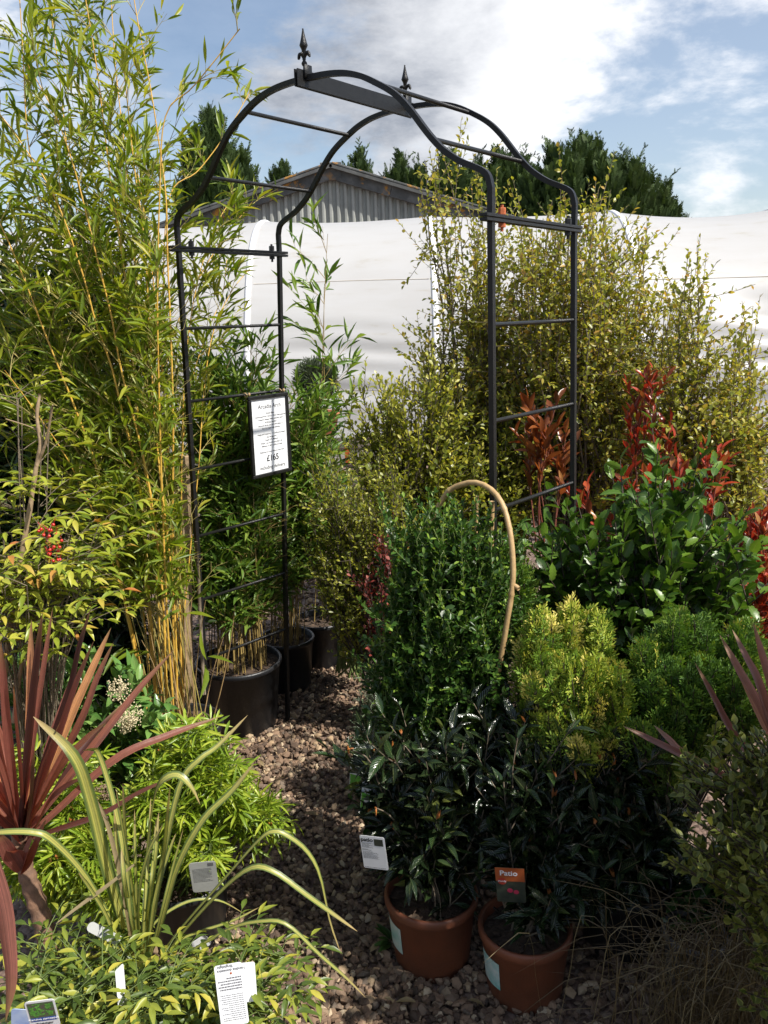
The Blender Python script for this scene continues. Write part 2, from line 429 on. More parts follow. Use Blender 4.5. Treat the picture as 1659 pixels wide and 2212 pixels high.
# thick middles of the clouds are grey underneath, thin parts and rims are white
thick = node(nt, 'ShaderNodeMapRange', interpolation_type='SMOOTHSTEP'); lk(math_n(nt, 'ADD', n1.outputs['Fac'], math_n(nt, 'ADD', bump_at(760, 110, .34, .50), bump_at(1400, 110, .34, -.24))), thick.inputs[0])
thick.inputs[1].default_value = .50; thick.inputs[2].default_value = .95; thick.inputs[4].default_value = 1.
n3 = noise(nt, 8.5, 9, mp.outputs[0], .64)
th2 = math_n(nt, 'MULTIPLY', thick.outputs[0], math_n(nt, 'ADD', -.05, math_n(nt, 'MULTIPLY', n3.outputs['Fac'], 1.7)), True)
ccol = mixc(nt, th2, (1.30, 1.31, 1.34), (.42, .46, .54))
bg1 = node(nt, 'ShaderNodeBackground'); lk(sky.outputs[0], bg1.inputs[0]); bg1.inputs[1].default_value = .105
bg2 = node(nt, 'ShaderNodeBackground'); lk(ccol, bg2.inputs[0]); bg2.inputs[1].default_value = .63
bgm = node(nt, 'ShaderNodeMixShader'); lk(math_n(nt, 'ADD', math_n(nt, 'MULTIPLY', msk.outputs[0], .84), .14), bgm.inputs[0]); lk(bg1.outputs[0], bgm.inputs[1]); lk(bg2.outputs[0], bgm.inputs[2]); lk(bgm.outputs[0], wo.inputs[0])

vs = scn.view_settings; vs.view_transform = 'Standard'; vs.look = 'None'; vs.exposure = .5; vs.gamma = 1; vs.use_curve_mapping = False
scn.cycles.max_bounces = 8; scn.cycles.transmission_bounces = 4; scn.cycles.diffuse_bounces = 4; scn.cycles.use_denoising = True

# ------------------------------------------------------------------ ground
def ground_mat():
    m, nt, out = new_mat('gravel_ground'); lk = nt.links.new
    tc = node(nt, 'ShaderNodeTexCoord'); v = node(nt, 'ShaderNodeTexVoronoi'); v.inputs['Scale'].default_value = 55; lk(tc.outputs['Object'], v.inputs['Vector'])
    sep = node(nt, 'ShaderNodeSeparateColor'); lk(v.outputs['Color'], sep.inputs[0])
    r = ramp(nt, [(0, (.10, .065, .05)), (.5, (.20, .13, .10)), (1, (.30, .22, .17))]); lk(sep.outputs[0], r.inputs[0])
    nz = noise(nt, 2.5, 4, tc.outputs['Object']); col = mixc(nt, math_n(nt, 'MULTIPLY', nz.outputs['Fac'], .6), r.outputs[0], (.08, .055, .04))
    p = node(nt, 'ShaderNodeBsdfPrincipled'); lk(col, p.inputs['Base Color']); p.inputs['Roughness'].default_value = .9
    b = node(nt, 'ShaderNodeBump'); b.inputs['Strength'].default_value = .9; b.inputs['Distance'].default_value = .012; b.invert = True
    lk(v.outputs['Distance'], b.inputs['Height']); lk(b.outputs[0], p.inputs['Normal']); lk(p.outputs[0], out.inputs[0])
    return m
g = MB(); g.add([(-400, -60, 0), (400, -60, 0), (400, 900, 0), (-400, 900, 0)], [(0, 1, 2, 3)])
tag(g.build('ground', ground_mat()), kind='structure')

# loose angular stones of the path, one heap nobody could count
def icosa():
    p = (1 + 5 ** .5) / 2
    V = np.array([(-1, p, 0), (1, p, 0), (-1, -p, 0), (1, -p, 0), (0, -1, p), (0, 1, p), (0, -1, -p), (0, 1, -p), (p, 0, -1), (p, 0, 1), (-p, 0, -1), (-p, 0, 1)]) / 1.9
    F = np.array([(0, 11, 5), (0, 5, 1), (0, 1, 7), (0, 7, 10), (0, 10, 11), (1, 5, 9), (5, 11, 4), (11, 10, 2), (10, 7, 6), (7, 1, 8), (3, 9, 4), (3, 4, 2), (3, 2, 6), (3, 6, 8), (3, 8, 9), (4, 9, 5), (2, 4, 11), (6, 2, 10), (8, 6, 7), (9, 8, 1)])
    return V, F
IV, IF = icosa()
def stones(n, x0, x1, y0, y1, s0, s1, zl):
    P = np.stack([rng.uniform(x0, x1, n), rng.uniform(y0, y1, n), np.zeros(n)], 1)
    sz = rng.uniform(s0, s1, n) * rng.choice([.5, .75, 1, 1, 1.3], n)
    v = IV[None] * (1 + rng.normal(0, .17, (n, 12, 1))) * np.stack([rng.uniform(.8, 1.35, n), rng.uniform(.7, 1.1, n), rng.uniform(.45, .8, n)], 1)[:, None, :]
    q = rng.normal(size=(n, 4)) * np.array([1, .35, .35, 1]); q /= np.linalg.norm(q, axis=1)[:, None]
    w, x, y, z = q.T
    R = np.stack([np.stack([1 - 2 * (y * y + z * z), 2 * (x * y - z * w), 2 * (x * z + y * w)], 1), np.stack([2 * (x * y + z * w), 1 - 2 * (x * x + z * z), 2 * (y * z - x * w)], 1), np.stack([2 * (x * z - y * w), 2 * (y * z + x * w), 1 - 2 * (x * x + y * y)], 1)], 1)
    v = np.einsum('nij,nkj->nki', R, v) * (sz[:, None, None] / 2)
    P[:, 2] = sz * .22 + rng.uniform(0, zl, n)
    return (v + P[:, None, :]).reshape(-1, 3), n
SV = []; SN = 0
for a in ((19500, -.78, .42, 1.55, 4.1, .014, .026, .014), (3500, -.3, 1.1, 1.35, 2.0, .016, .03, .014), (3500, -.9, .9, 4.1, 5.6, .018, .032, .012), (2600, -1.8, -.78, 2.3, 4.2, .018, .03, .01)):
    v, n = stones(*a); SV.append(v); SN += n
F_ = (IF[None] + (np.arange(SN) * 12)[:, None, None]).reshape(-1, 3)
M_stone = mat('gravel_stone', (.5, .5, .5), (.32, .32, .32), 240, .85, .4, attr=[(0, (.06, .04, .028)), (.3, (.155, .098, .064)), (.55, (.26, .168, .105)), (.75, (.13, .10, .075)), (.9, (.38, .265, .155)), (1, (.50, .40, .27))], bscale=500)
me = mesh_np('gravel', np.concatenate(SV), [F_], t=np.repeat(rng.uniform(0, 1, SN), 12), smooth=False)
tag(link('gravel', me, M_stone), kind='stuff', label='loose brown and pink angular gravel on the path through the arch', cat='gravel')

# ------------------------------------------------------------------ the rose arch
AO = np.array([-.6639, 2.9214]); TH = -.6576; DEP = .48; WID = 1.2
aw = np.array([math.cos(TH), math.sin(TH), 0]); ad = np.array([-math.sin(TH), math.cos(TH), 0])
def A(u, v, z): return np.array([AO[0], AO[1], 0]) + aw * u + ad * v + UPV * z
arch = empty('garden_arch', A(.6, .24, 0), 'tall black iron rose arch with ladder sides and two spear finials', 'garden arch')
ZJ = 1.9155; BS = .0148
LEAN = {(0, 0): (-.0325, .0036), (0, 1): (-.0072, -.0445), (1, 0): (-.0012, .0264), (1, 1): (.0285, -.0058)}
def post_pt(i, j, z):
    l = LEAN[(i, j)]; k = ZJ - z
    return A(i * WID + l[0] * k, j * DEP + l[1] * k, z)
sq = [(-BS / 2, -BS / 2), (BS / 2, -BS / 2), (BS / 2, BS / 2), (-BS / 2, BS / 2)]
for i in (0, 1):
    for j in (0, 1):
        m = MB(); p = [post_pt(i, j, z) for z in np.linspace(-.15, ZJ - .009, 8)]
        m.sweep(p, sq, ad); m.build('post', M_iron, arch)
half = [(0, ZJ + .009), (0, 1.985), (.008, 2.012), (.022, 2.026), (.05, 2.040), (.085, 2.055), (.115, 2.073), (.145, 2.095), (.175, 2.124), (.20, 2.152), (.225, 2.182), (.25, 2.21), (.28, 2.238), (.31, 2.259), (.34, 2.276), (.37, 2.292), (.40, 2.306), (.44, 2.319), (.48, 2.327), (.53, 2.332), (.592, 2.334)]
for j in (0, 1):
    for sgn in (0, 1):
        m = MB(); hp = [half[0]] + [tuple(q) for q in smooth_path(half[1:], 60)]
        m.sweep([A(u if sgn == 0 else WID - u, j * DEP, z) for u, z in hp], sq, ad); m.build('arch_bar', M_iron, arch)
for i in (0, 1):
    for z in (1.6545, 1.4045, 1.1596, .9115, .6644, .4231):
        m = MB(); m.tube([post_pt(i, 0, z), post_pt(i, 0, z) * .5 + post_pt(i, 1, z) * .5, post_pt(i, 1, z)], .0058, 10); m.build('rung', M_iron, arch, True)
for u, z in ((.36, 2.284), (.175, 2.121), (WID - .36, 2.284), (WID - .175, 2.121)):
    m = MB(); m.tube([A(u, 0, z), A(u, .24, z), A(u, DEP, z)], .0062, 10); m.build('crossbar', M_iron, arch, True)
for i in (0, 1):
    for k in (-1, 1):
        m = MB(); m.box(A(i * WID, DEP / 2, ZJ + k * .0052), .022, DEP + .075, .0085, aw, ad, UPV, .0012); m.build('joint_bar', M_iron, arch)
    for v in (.055, DEP - .04):
        m = MB(); c = A(i * WID, v, ZJ)
        m.lathe(c, [(0, .034), (.0042, .034), (.0042, .026), (.0042, .0096)], 8); m.lathe(c, [(0, .0275), (.009, .0275), (.0098, .025), (.0098, .0105), (0, .0105)], 6); m.lathe(c, [(0, -.0098), (.0098, -.0098), (.0098, -.02), (0, -.02)], 6); m.lathe(c, [(.0042, -.02), (.0042, -.03), (0, -.03)], 8)
        b = m.build('bolt', M_rust if (i == 1 and v < .1) else M_iron, arch)
        if i == 1 and v < .1: b['label'] = 'rust orange bolt head'
for k in (-1, 1):
    m = MB(); m.box(A(.6 + k * .0052, DEP / 2, 2.331), .0042, DEP + .075, .045, aw, ad, UPV, .001); m.build('ridge_plate', M_iron, arch)
def finial(v):
    K = .56; m = MB(); c = A(.6, v, 2.342)
    m.box(c + UPV * .008 + aw * .0128, .004, .03, .034, aw, ad, UPV, .001)
    base = c + aw * .0
    prof = [(0, .0), (.007, .0), (.007, .036), (.006, .04), (.011, .046), (.0135, .054), (.011, .062), (.0065, .067), (.0085, .075), (.0065, .081), (.006, .10), (.0095, .118), (.0135, .128), (.0165, .136), (.013, .15), (.0095, .167), (.0055, .19), (.003, .206), (.0036, .211), (0, .214)]
    n = len(m.v); m.lathe(base, [(r * K * (1.1 if z < .1 else 1.3), z * K) for r, z in prof], 8 if False else 10)
    for s in (-1, 1):
        pts = [base + UPV * z * K + aw * s * x * K for x, z in ((.004, .078), (.013, .094), (.023, .102), (.031, .098), (.034, .088), (.039, .079))]
        m.tube(smooth_path(pts, 14), np.interp(np.linspace(0, 1, 14), [0, .35, .6, .85, 1], [.003, .0045, .0048, .0045, .0026]), 8)
        pts = [base + UPV * z * K + ad * s * x * K for x, z in ((.003, .08), (.010, .094), (.016, .099), (.020, .093))]
        m.tube(smooth_path(pts, 10), np.linspace(.003, .0036, 10), 8)
    m.build('finial', M_iron, arch, True)
finial(.0); finial(DEP)

# framed price sign hung from a rung
sgn = empty('price_sign', A(.02, .41, 1.2), 'black framed A4 price card hanging from a rung on the left side of the arch', 'sign')
sc_ = A(.024, .352, 1.243); SWd, SHt = .212, .312
for dx, dz, lx, lz in ((0, SHt / 2 - .007, SWd, .014), (0, -SHt / 2 + .007, SWd, .014), (-SWd / 2 + .007, 0, .014, SHt - .028), (SWd / 2 - .007, 0, .014, SHt - .028)):
    pass
fr = MB()
for dx, dz, lx, lz in ((0, SHt / 2 - .007, SWd, .014), (0, -SHt / 2 + .007, SWd, .014), (-SWd / 2 + .007, 0, .014, SHt - .0281), (SWd / 2 - .007, 0, .014, SHt - .0281)):
    fr.box(sc_ + ad * dx + UPV * dz, lx, .014, lz, ad, aw, UPV, .0025)
fr.build('frame', M_iron, sgn)
sh = MB(); sh.box(sc_ - aw * .002, SWd - .02, .002, SHt - .02, ad, aw, UPV); sheet = sh.build('sheet', M_white, sgn)
for v in (-.095, .088):
    tw = MB()
    a = sc_ + ad * v + UPV * (SHt / 2 - .006); zt = 1.4045 + .007; q = A(0, .352 + v, zt)
    tw.tube(smooth_path([a + aw * .004, q + aw * .008 - UPV * .004, q, q - aw * .009 - UPV * .006, a - aw * .006], 14), .0022, 5)
    tw.lathe(a + UPV * .012 - aw * .001, [(0, .01), (.004, .007), (.0055, .002), (.004, -.003), (0, -.006)], 7)
    tw.build('twine', M_twine, sgn, True)

def text(body, size, c, X, Y, parent, mtl, align='CENTER', sub=True, space=1., bold=0.):
    cu = bpy.data.curves.new('lettering', 'FONT'); cu.body = body; cu.size = size; cu.align_x = align; cu.align_y = 'CENTER'; cu.space_line = space; cu.offset = bold
    cu.extrude = .0002; cu.materials.append(mtl)
    tmp = bpy.data.objects.new('lettering_curve', cu); COL.objects.link(tmp); bpy.context.view_layer.update()
    me = bpy.data.meshes.new_from_object(tmp.evaluated_get(bpy.context.evaluated_depsgraph_get())); bpy.data.objects.remove(tmp); bpy.data.curves.remove(cu)
    o = bpy.data.objects.new('lettering', me); COL.objects.link(o)
    X = np.array(X, float); X /= np.linalg.norm(X); Y = np.array(Y, float); Y -= X * (X @ Y); Y /= np.linalg.norm(Y); Z = np.cross(X, Y)
    o.parent = parent
    if parent.parent is None: o.matrix_parent_inverse = Matrix.Translation(-Vector(parent.location))
    o.matrix_basis = Matrix(((X[0], Y[0], Z[0], c[0]), (X[1], Y[1], Z[1], c[1]), (X[2], Y[2], Z[2], c[2]), (0, 0, 0, 1)))
    return o
tf = lambda dx, dz: sc_ - aw * .0006 + ad * dx + UPV * dz
text('Arcadia Arch', .0228, tf(.006, .112), ad, UPV, sheet, M_ink)
text('British Made\nConstructed from 12mm x 10mm solid steel bar\nCoated in antique black polyester paint\nAll fixings supplied\nThis arch can be erected with either a 3\nfeet Or 4 feet wide opening\n\nHeight 84"(2440mm) - 12"(300mm) pushed\ninto the ground\nDepth 19" (480mm)\nWidth - can be erected either 36"\n(900mm) or 48" (1200mm) wide\n\nDelivered in a box direct to your door', .0084, tf(.008, .012), ad, UPV, sheet, M_ink, space=1.35)
text('\u00a3165', .033, tf(.008, -.088), ad, UPV, sheet, M_ink, bold=.0006)
text('including delivery', .0195, tf(.006, -.122), ad, UPV, sheet, M_ink)

# ------------------------------------------------------------------ polytunnel
def plastic_mat():
    m, nt, out = new_mat('tunnel_plastic'); lk = nt.links.new
    tc = node(nt, 'ShaderNodeTexCoord'); p = node(nt, 'ShaderNodeBsdfPrincipled'); p.inputs['Roughness'].default_value = .38
    mp = node(nt, 'ShaderNodeMapping'); lk(tc.outputs['Object'], mp.inputs[0]); mp.inputs['Scale'].default_value = (1.2, 6, 6)
    nz = noise(nt, 1.6, 6, mp.outputs[0], .65); r = ramp(nt, [(.35, (.68, .68, .675)), (.6, (.65, .645, .63)), (.76, (.52, .48, .39))]); lk(nz.outputs['Fac'], r.inputs[0])
    n2 = noise(nt, 5, 5, tc.outputs['Object'], .7); r2 = ramp(nt, [(.70, (0, 0, 0)), (.80, (1, 1, 1))]); lk(n2.outputs['Fac'], r2.inputs[0])
    col = mixc(nt, math_n(nt, 'MULTIPLY', r2.outputs[0], .45), r.outputs[0], (.42, .34, .20))
    lk(col, p.inputs['Base Color'])
    tr = node(nt, 'ShaderNodeBsdfTranslucent'); tr.inputs['Color'].default_value = (.66, .655, .645, 1)
    mx = node(nt, 'ShaderNodeMixShader'); mx.inputs[0].default_value = .40; lk(p.outputs[0], mx.inputs[1]); lk(tr.outputs[0], mx.inputs[2]); lk(mx.outputs[0], out.inputs[0])
    return m
M_plast = plastic_mat()
M_band = mat('white_hoop_tape', (.78, .78, .78), (.72, .72, .73), 20, .4)
tun = empty('polytunnel', (0, 11.5, 0), 'long white plastic polytunnel with sagging sheet stretched over hoops', 'polytunnel')
TYAW = -.025; TY0 = 11.6; THW = 2.35; THH = 2.86
tx = np.array([math.cos(TYAW), math.sin(TYAW), 0]); ty = np.array([-math.sin(TYAW), math.cos(TYAW), 0])
HOOPS = [-8.25, -6.0, -3.72, -1.42, .68, 2.95, 5.2, 7.5, 9.8]
def tsec(a):
    "a 0..pi -> (across, height)"
    c, s = math.cos(a), math.sin(a); n = .78
    return -math.copysign(abs(c) ** n, c) * THW, abs(s) ** .86 * THH
def tun_pt(x, a, out=0.):
    y, z = tsec(a); nx = np.array([0, y / THW ** 2 * 2, z / THH ** 2 * 2]); nx /= np.linalg.norm(nx) + 1e-9
    q = tx * x + ty * (y + nx[1] * out) + UPV * (z + nx[2] * out); q[1] += TY0; return q
rs = np.random.default_rng(3); ph = rs.uniform(0, 6.28, 40)
def sag(x, a):
    k = max(h for h in HOOPS if h <= x + 1e-6); k2 = min(h for h in HOOPS if h > x + 1e-6) if x < HOOPS[-1] - 1e-6 else k
    u = 0 if k2 == k else (x - k) / (k2 - k); e = math.sin(math.pi * u) ** .8
    z = tsec(a)[1]; i = int((k + 9) * 1.7)
    low = math.exp(-((z - 1.15) / .38) ** 2)
    amp = .026 * (1.35 if .6 < k < .8 else .55) * (1. if k > -2 else .6)
    w = amp * low * math.sin(z * 27 + 2.0 * math.sin(x * 1.3 + i) + ph[i % 40]) * e
    w += .022 * math.exp(-((z - .85) / .3) ** 2) * math.sin(z * 14 + x * 1.9 * (1 if k > 2 else .2) + i) * e
    if k > 2: w += .05 * math.exp(-((z - 1.2 + .22 * (x - k)) / .16) ** 2) * e + .025 * math.sin(x * 3 + z * 6) * math.exp(-((z - 1.5) / .4) ** 2) * e
    w += .008 * math.sin(z * 9 + x * .8) * e
    return -(.045 + (.06 if k > 2 else 0)) * e * (.35 + .65 * math.sin(a) ** 4) * (1 if a < 2 else .6) + w
xs = np.arange(-8.25, 9.801, .05); aa = np.concatenate([np.linspace(.02, 1.75, 120), np.linspace(1.8, math.pi - .02, 24)])
V = [tun_pt(x, a, sag(x, a)) for x in xs for a in aa]
n, k = len(xs), len(aa); I = (np.arange(n - 1)[:, None] * k + np.arange(k - 1)[None]).ravel()
link('cover', mesh_np('cover', V, [np.stack([I, I + k, I + k + 1, I + 1], 1)]), M_plast, tun)
for h in HOOPS:
    m = MB(); m.sweep([tun_pt(h, a, .002) for a in np.linspace(.02, math.pi - .02, 70)], [(-.036, -.01), (.036, -.01), (.03, .008), (.012, .015), (-.012, .015), (-.03, .008)], tx)
    m.build('hoop', M_band, tun, True)
M_seam = mat('dirty_seam', (.42, .36, .28), (.55, .52, .47), 3, .7)
for x0, x1, a_ in ((-1.36, .62, .735), (.75, 2.88, .72), (3.02, 5.1, .70), (-1.36, .62, .235), (.75, 2.88, .225)):
    m = MB(); m.tube([tun_pt(x, a_ + .012 * math.sin((x - x0) * 1.5), sag(x, a_) + .002) for x in np.linspace(x0, x1, 60)], .0045, 5); m.build('seam', M_seam, tun, True)
m = MB()
c = tun_pt(.8, .02); m.box(c + np.array([0, -.05, .06]) , 18.1, .06, .26, tx, ty, UPV, .01); m.build('base_board', mat('grey_base_board', (.42, .40, .37), (.30, .28, .25), 12, .8, .4), tun)

# ------------------------------------------------------------------ barn
M_corr = mat('fibre_cement_sheet', (.33, .34, .315), (.24, .25, .23), 2.2, .85, .15, bscale=30)
def verge_mat():
    m, nt, out = new_mat('lichen_verge'); lk = nt.links.new
    tc = node(nt, 'ShaderNodeTexCoord'); p = node(nt, 'ShaderNodeBsdfPrincipled'); p.inputs['Roughness'].default_value = .95
    nz = noise(nt, 3, 6, tc.outputs['Object'], .65); r = ramp(nt, [(.3, (.045, .047, .048)), (.55, (.095, .098, .096)), (.75, (.17, .17, .165))]); lk(nz.outputs['Fac'], r.inputs[0])
    n2 = noise(nt, 2.3, 7, tc.outputs['Object'], .72); r2 = ramp(nt, [(.55, (0, 0, 0)), (.62, (1, 1, 1))]); lk(n2.outputs['Fac'], r2.inputs[0])
    at_ = node(nt, 'ShaderNodeAttribute', attribute_name='t')
    lk(mixc(nt, math_n(nt, 'MULTIPLY', r2.outputs[0], at_.outputs['Fac']), r.outputs[0], (.42, .20, .03)), p.inputs['Base Color']); lk(p.outputs[0], out.inputs[0])
    return m
M_verge = verge_mat()
BY = 21.; bap = at(715, 352, BY); SL = .305; BH = 7.2
barn = empty('barn', (bap[0], BY, 0), 'grey corrugated gable barn with dark lichen spotted roof edge behind the polytunnel', 'barn')
xs = np.arange(-BH, BH + .001, .0165); V = []
pr = lambda x: .048 * max(-.75, min(.75, 1.5 * math.sin(2 * math.pi * x / .178)))
for x in xs:
    zt = bap[2] - .33 - SL * abs(x)
    V += [(bap[0] + x, BY + pr(x), 0), (bap[0] + x, BY + pr(x), zt)]
I = np.arange(len(xs) - 1) * 2
link('wall', mesh_np('wall', V, [np.stack([I, I + 2, I + 3, I + 1], 1)], smooth=False), M_corr, barn)
m = MB()
for s in (-1, 1):
    X = np.array([s, 0, -SL]); X /= np.linalg.norm(X); N = np.array([SL * s, 0, 1.]); N /= np.linalg.norm(N); L = BH * 1.05
    c = np.array([bap[0], BY, bap[2]]) + X * L / 2
    m.box(c + np.array([0, 9, 0]) - N * .10, L, 18.6, .07, X, (0, 1, 0), N)
m.build('roof', M_verge, barn)
for s in (-1, 1):
    m = MB(); X = np.array([s, 0, -SL]); X /= np.linalg.norm(X); N = np.array([SL * s, 0, 1.]); N /= np.linalg.norm(N)
    for q in range(5):
        L = 1.55; c = np.array([bap[0], BY - .12, bap[2]]) + X * (q * 1.5 + .78)
        m.box(c - N * .19 + np.array([0, -.004 * (q % 2), 0]), 1.495, .10, .36, X, (0, 1, 0), N, .012)
        m.box(c - N * (.015 + .004 * (q % 2)) + np.array([0, .06, 0]), 1.495, .30, .05, X, (0, 1, 0), N, .012)
    m.t = [np.full(len(v), 1.) for v in m.v]
    m.build('verge', M_verge, barn)

m = MB(); m.box((bap[0], BY - .125, bap[2] - .21), .50, .11, .40, bev=.012); m.t = [np.full(len(v), .4) for v in m.v]; m.build('ridge_cap', M_verge, barn)
# ------------------------------------------------------------------ conifers behind
M_con = leaf_mat('conifer_green', [(0, (.022, .045, .014)), (.5, (.045, .08, .025)), (1, (.10, .15, .045))], rough=.6, trans=.2, spec=.2)
FR = [frond(5, .42, .13), frond(6, .36, .12), frond(4, .5, .15)]
def conifer(label, px, pytop, Y, wpx, nf, lead, seed, skew=0., drop=1.5, name='conifer_tree', blobs=None):
    global rng
    rng = np.random.default_rng(seed)
    top = at(px, pytop, Y); Rm = wpx * Y / 1800.; h = top[2]
    root = empty(name, (top[0], Y, 0), label, 'tree', 'conifers behind the barn')
    m = MB(); m.tube([(top[0], Y, -.1), (top[0] + .05, Y, h * .4), (top[0], Y, h * .9)], [.22, .15, .03], 8); m.build('trunk', M_bark, root, True)
    F = Leaf(); S = MB()
    n = nf
    # leaders: many upright plumes over a broad body
    L0 = []
    for i in range(lead):
        u = rng.uniform(-1, 1); v = rng.uniform(-1, 1)
        rr = math.hypot(u, v) 
        if rr > 1: continue
        hz = h - drop * rr ** 1.6 - rng.uniform(0, .28)
        L0.append((top[0] + u * Rm + skew * rr, Y + v * Rm * .8, hz))
    L0.append((top[0], Y, h))
    per = max(20, n // len(L0))
    for (x, y, hz) in L0:
        H = rng.uniform(1.8, 2.8) if hz > 2.5 else hz * .7
        s = rng.uniform(0, 1, per) ** .8
        z = hz - s * H; r = (.06 + .38 * s ** .8) * rng.uniform(.3, 1.15, per)
        a = rng.uniform(0, 6.283, per)
        bend = np.array([rng.normal(0, .15), rng.normal(0, .1)])
        P = np.stack([x + r * np.cos(a) + bend[0] * (1 - s) ** 3, y + r * np.sin(a) + bend[1] * (1 - s) ** 3, z], 1)
        D = np.stack([np.cos(a) * .75, np.sin(a) * .75, .75 + .8 * (1 - s)], 1) + rng.normal(0, .22, (per, 3))
        N = np.stack([np.cos(a), np.sin(a), np.full(per, .2)], 1) + rng.normal(0, .4, (per, 3))
        L = rng.uniform(.28, .5, per) * (1 - .25 * (1 - s))
        F.add(P, D, N, L, L * .85, rng.uniform(0, .55, per) + .4 * (1 - s) ** 2)
        if hz > h - 1.6 and rng.random() < .35:
            k = 16; s = np.linspace(0, 1, k); bx, by = rng.normal(.1, .22), rng.normal(0, .12); hh = rng.uniform(.3, .75)
            P = np.stack([x + bx * s ** 2, y + by * s ** 2, hz - .25 + (hh + .2) * s - .12 * s ** 3], 1); a = rng.uniform(0, 6.283, k)
            D = np.stack([np.cos(a) * .8 + bx * 2 * s, np.sin(a) * .8, np.full(k, .7)], 1); L = .22 * (1 - .55 * s) + .05
            F.add(P, D, rdir(k), L, L * .7, rng.uniform(.3, .9, k))
    F.build('crown', M_con, root, FR)
conifer('tall dark conifer left of the barn roof, seen behind the bamboo', 445, 238, 25, 70, 9000, 40, 21, drop=2.3)
conifer('rounded evergreen shoulder beside the tall conifer left of the barn', 500, 318, 26, 66, 8000, 40, 22, drop=1.3, name='evergreen_tree')
conifer('small conifer tips showing over the barn roof left of its ridge', 605, 356, 30, 50, 2600, 8, 23)
conifer('slim conifer top just right of the barn ridge', 775, 326, 30, 34, 2200, 8, 24, drop=1.8)
conifer('pointed conifer above the right barn slope, nearest the ridge finial', 858, 336, 28, 44, 3400, 12, 25, drop=1.6)
conifer('conifer in the hedge row behind the arch top right', 955, 330, 27, 90, 7500, 26, 26, drop=1.0)
conifer('dark conifer behind the right shoulder of the arch', 1080, 330, 27, 110, 10000, 46, 27, drop=.8)
conifer('tallest broad conifer with wispy leaders right of the arch', 1255, 298, 26, 130, 17000, 70, 28, drop=1.0)
conifer('dense conifer sloping down at the right of the hedge row', 1350, 345, 26, 100, 13000, 56, 29, drop=1.3)
conifer('low conifer at the right end of the hedge row above the tunnel', 1432, 402, 26, 62, 5000, 18, 30, drop=1.3)
rng = np.random.default_rng(77)

# ------------------------------------------------------------------ leaf materials and templates
T_bam = [lance((.8, 1, .6), .6, .12), lance((.8, 1, .6), .4, .35), lance((.85, 1, .55), .7, .05, .8)]
T_oval = [lance((.7, 1, .95, .55), .8, .1), lance((.7, 1, .95, .55), .6, .28), lance((.75, 1, .9, .5), .9, .02, 1.)]
T_nand = [lance((.75, 1, .62), .9, .2), lance((.75, 1, .62), .7, .42), lance((.8, .95, .6), 1., .05, 1.)]
T_mini = [mini(.75, .95, .4, .1), mini(.8, .9, .8, .3), mini(.7, 1., .5, .0)]
T_thin = [lance((.8, 1, .9), .3, .1), lance((.8, 1, .9), .4, .4)]
def holly():
    ws = (.55, .8, .7, 1., .82, 1., .74, .72, .4)
    return [lance(ws, .9, .12), lance(ws, .6, .3), lance(ws, 1., .0, 1.2)]
T_holly = holly()
M_bam = leaf_mat('golden_bamboo_leaf', [(0, (.09, .17, .014)), (.4, (.22, .31, .022)), (.75, (.39, .43, .04)), (.93, (.52, .46, .06)), (1, (.48, .30, .07))], .40, .46, vein=.25)
M_bam2 = leaf_mat('green_bamboo_leaf', [(0, (.05, .12, .02)), (.5, (.14, .26, .04)), (.92, (.30, .40, .07)), (1, (.55, .40, .12))], .36, .42, vein=.15)
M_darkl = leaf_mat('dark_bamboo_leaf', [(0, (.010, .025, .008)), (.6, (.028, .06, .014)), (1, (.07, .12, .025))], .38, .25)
M_cane = mat('golden_cane', (.66, .41, .07), (.52, .30, .05), 14, .35, .1, attr=None or False)
M_cane2 = mat('thin_cane', (.34, .24, .08), (.24, .17, .06), 14, .45, .1)
M_twig = mat('bamboo_twig', (.40, .33, .09), (.24, .19, .06), 14, .55)
M_pit = leaf_mat('pittosporum_leaf', [(0, (.20, .25, .04)), (.4, (.38, .39, .055)), (.75, (.54, .51, .085)), (.92, (.66, .50, .10)), (1, (.60, .30, .07))], .36, .45, vein=.15, spec=.55)
M_gold = leaf_mat('golden_shrub_leaf', [(0, (.10, .14, .018)), (.35, (.25, .29, .035)), (.7, (.50, .49, .07)), (1, (.78, .70, .16))], .36, .42, vein=.15)
M_jas = leaf_mat('climber_leaf', [(0, (.014, .042, .007)), (.5, (.038, .10, .015)), (.85, (.075, .175, .025)), (1, (.28, .42, .06))], .36, .32, spec=.4)
M_hol = leaf_mat('holly_leaf', [(0, (.018, .06, .012)), (.6, (.045, .14, .024)), (1, (.11, .25, .04))], .30, .28, vein=.3, spec=.65)
M_holb = leaf_mat('spiny_leaf', [(0, (.025, .07, .010)), (.6, (.065, .155, .018)), (1, (.17, .30, .035))], .34, .34, vein=.3, spec=.42)
M_cri = leaf_mat('glossy_dark_leaf', [(0, (.005, .012, .007)), (.65, (.012, .028, .013)), (.94, (.03, .065, .022)), (1, (.12, .14, .03))], .20, .12, vein=.2, spec=.7, quilt=.5)
M_bud = mat('orange_bud', (.42, .15, .03), (.30, .10, .03), 60, .5)
M_budy = mat('yellow_bud', (.45, .32, .05), (.36, .28, .05), 60, .5)
M_var = leaf_mat('variegated_leaf', [(0, (.07, .10, .018)), (.6, (.15, .18, .03)), (1, (.27, .28, .05))], .42, .3, margin=(.22, .235, .055))
M_eu = leaf_mat('lime_variegated_leaf', [(0, (.16, .20, .04)), (.6, (.36, .38, .07)), (1, (.56, .55, .16))], .4, .35, margin=(.60, .56, .20))
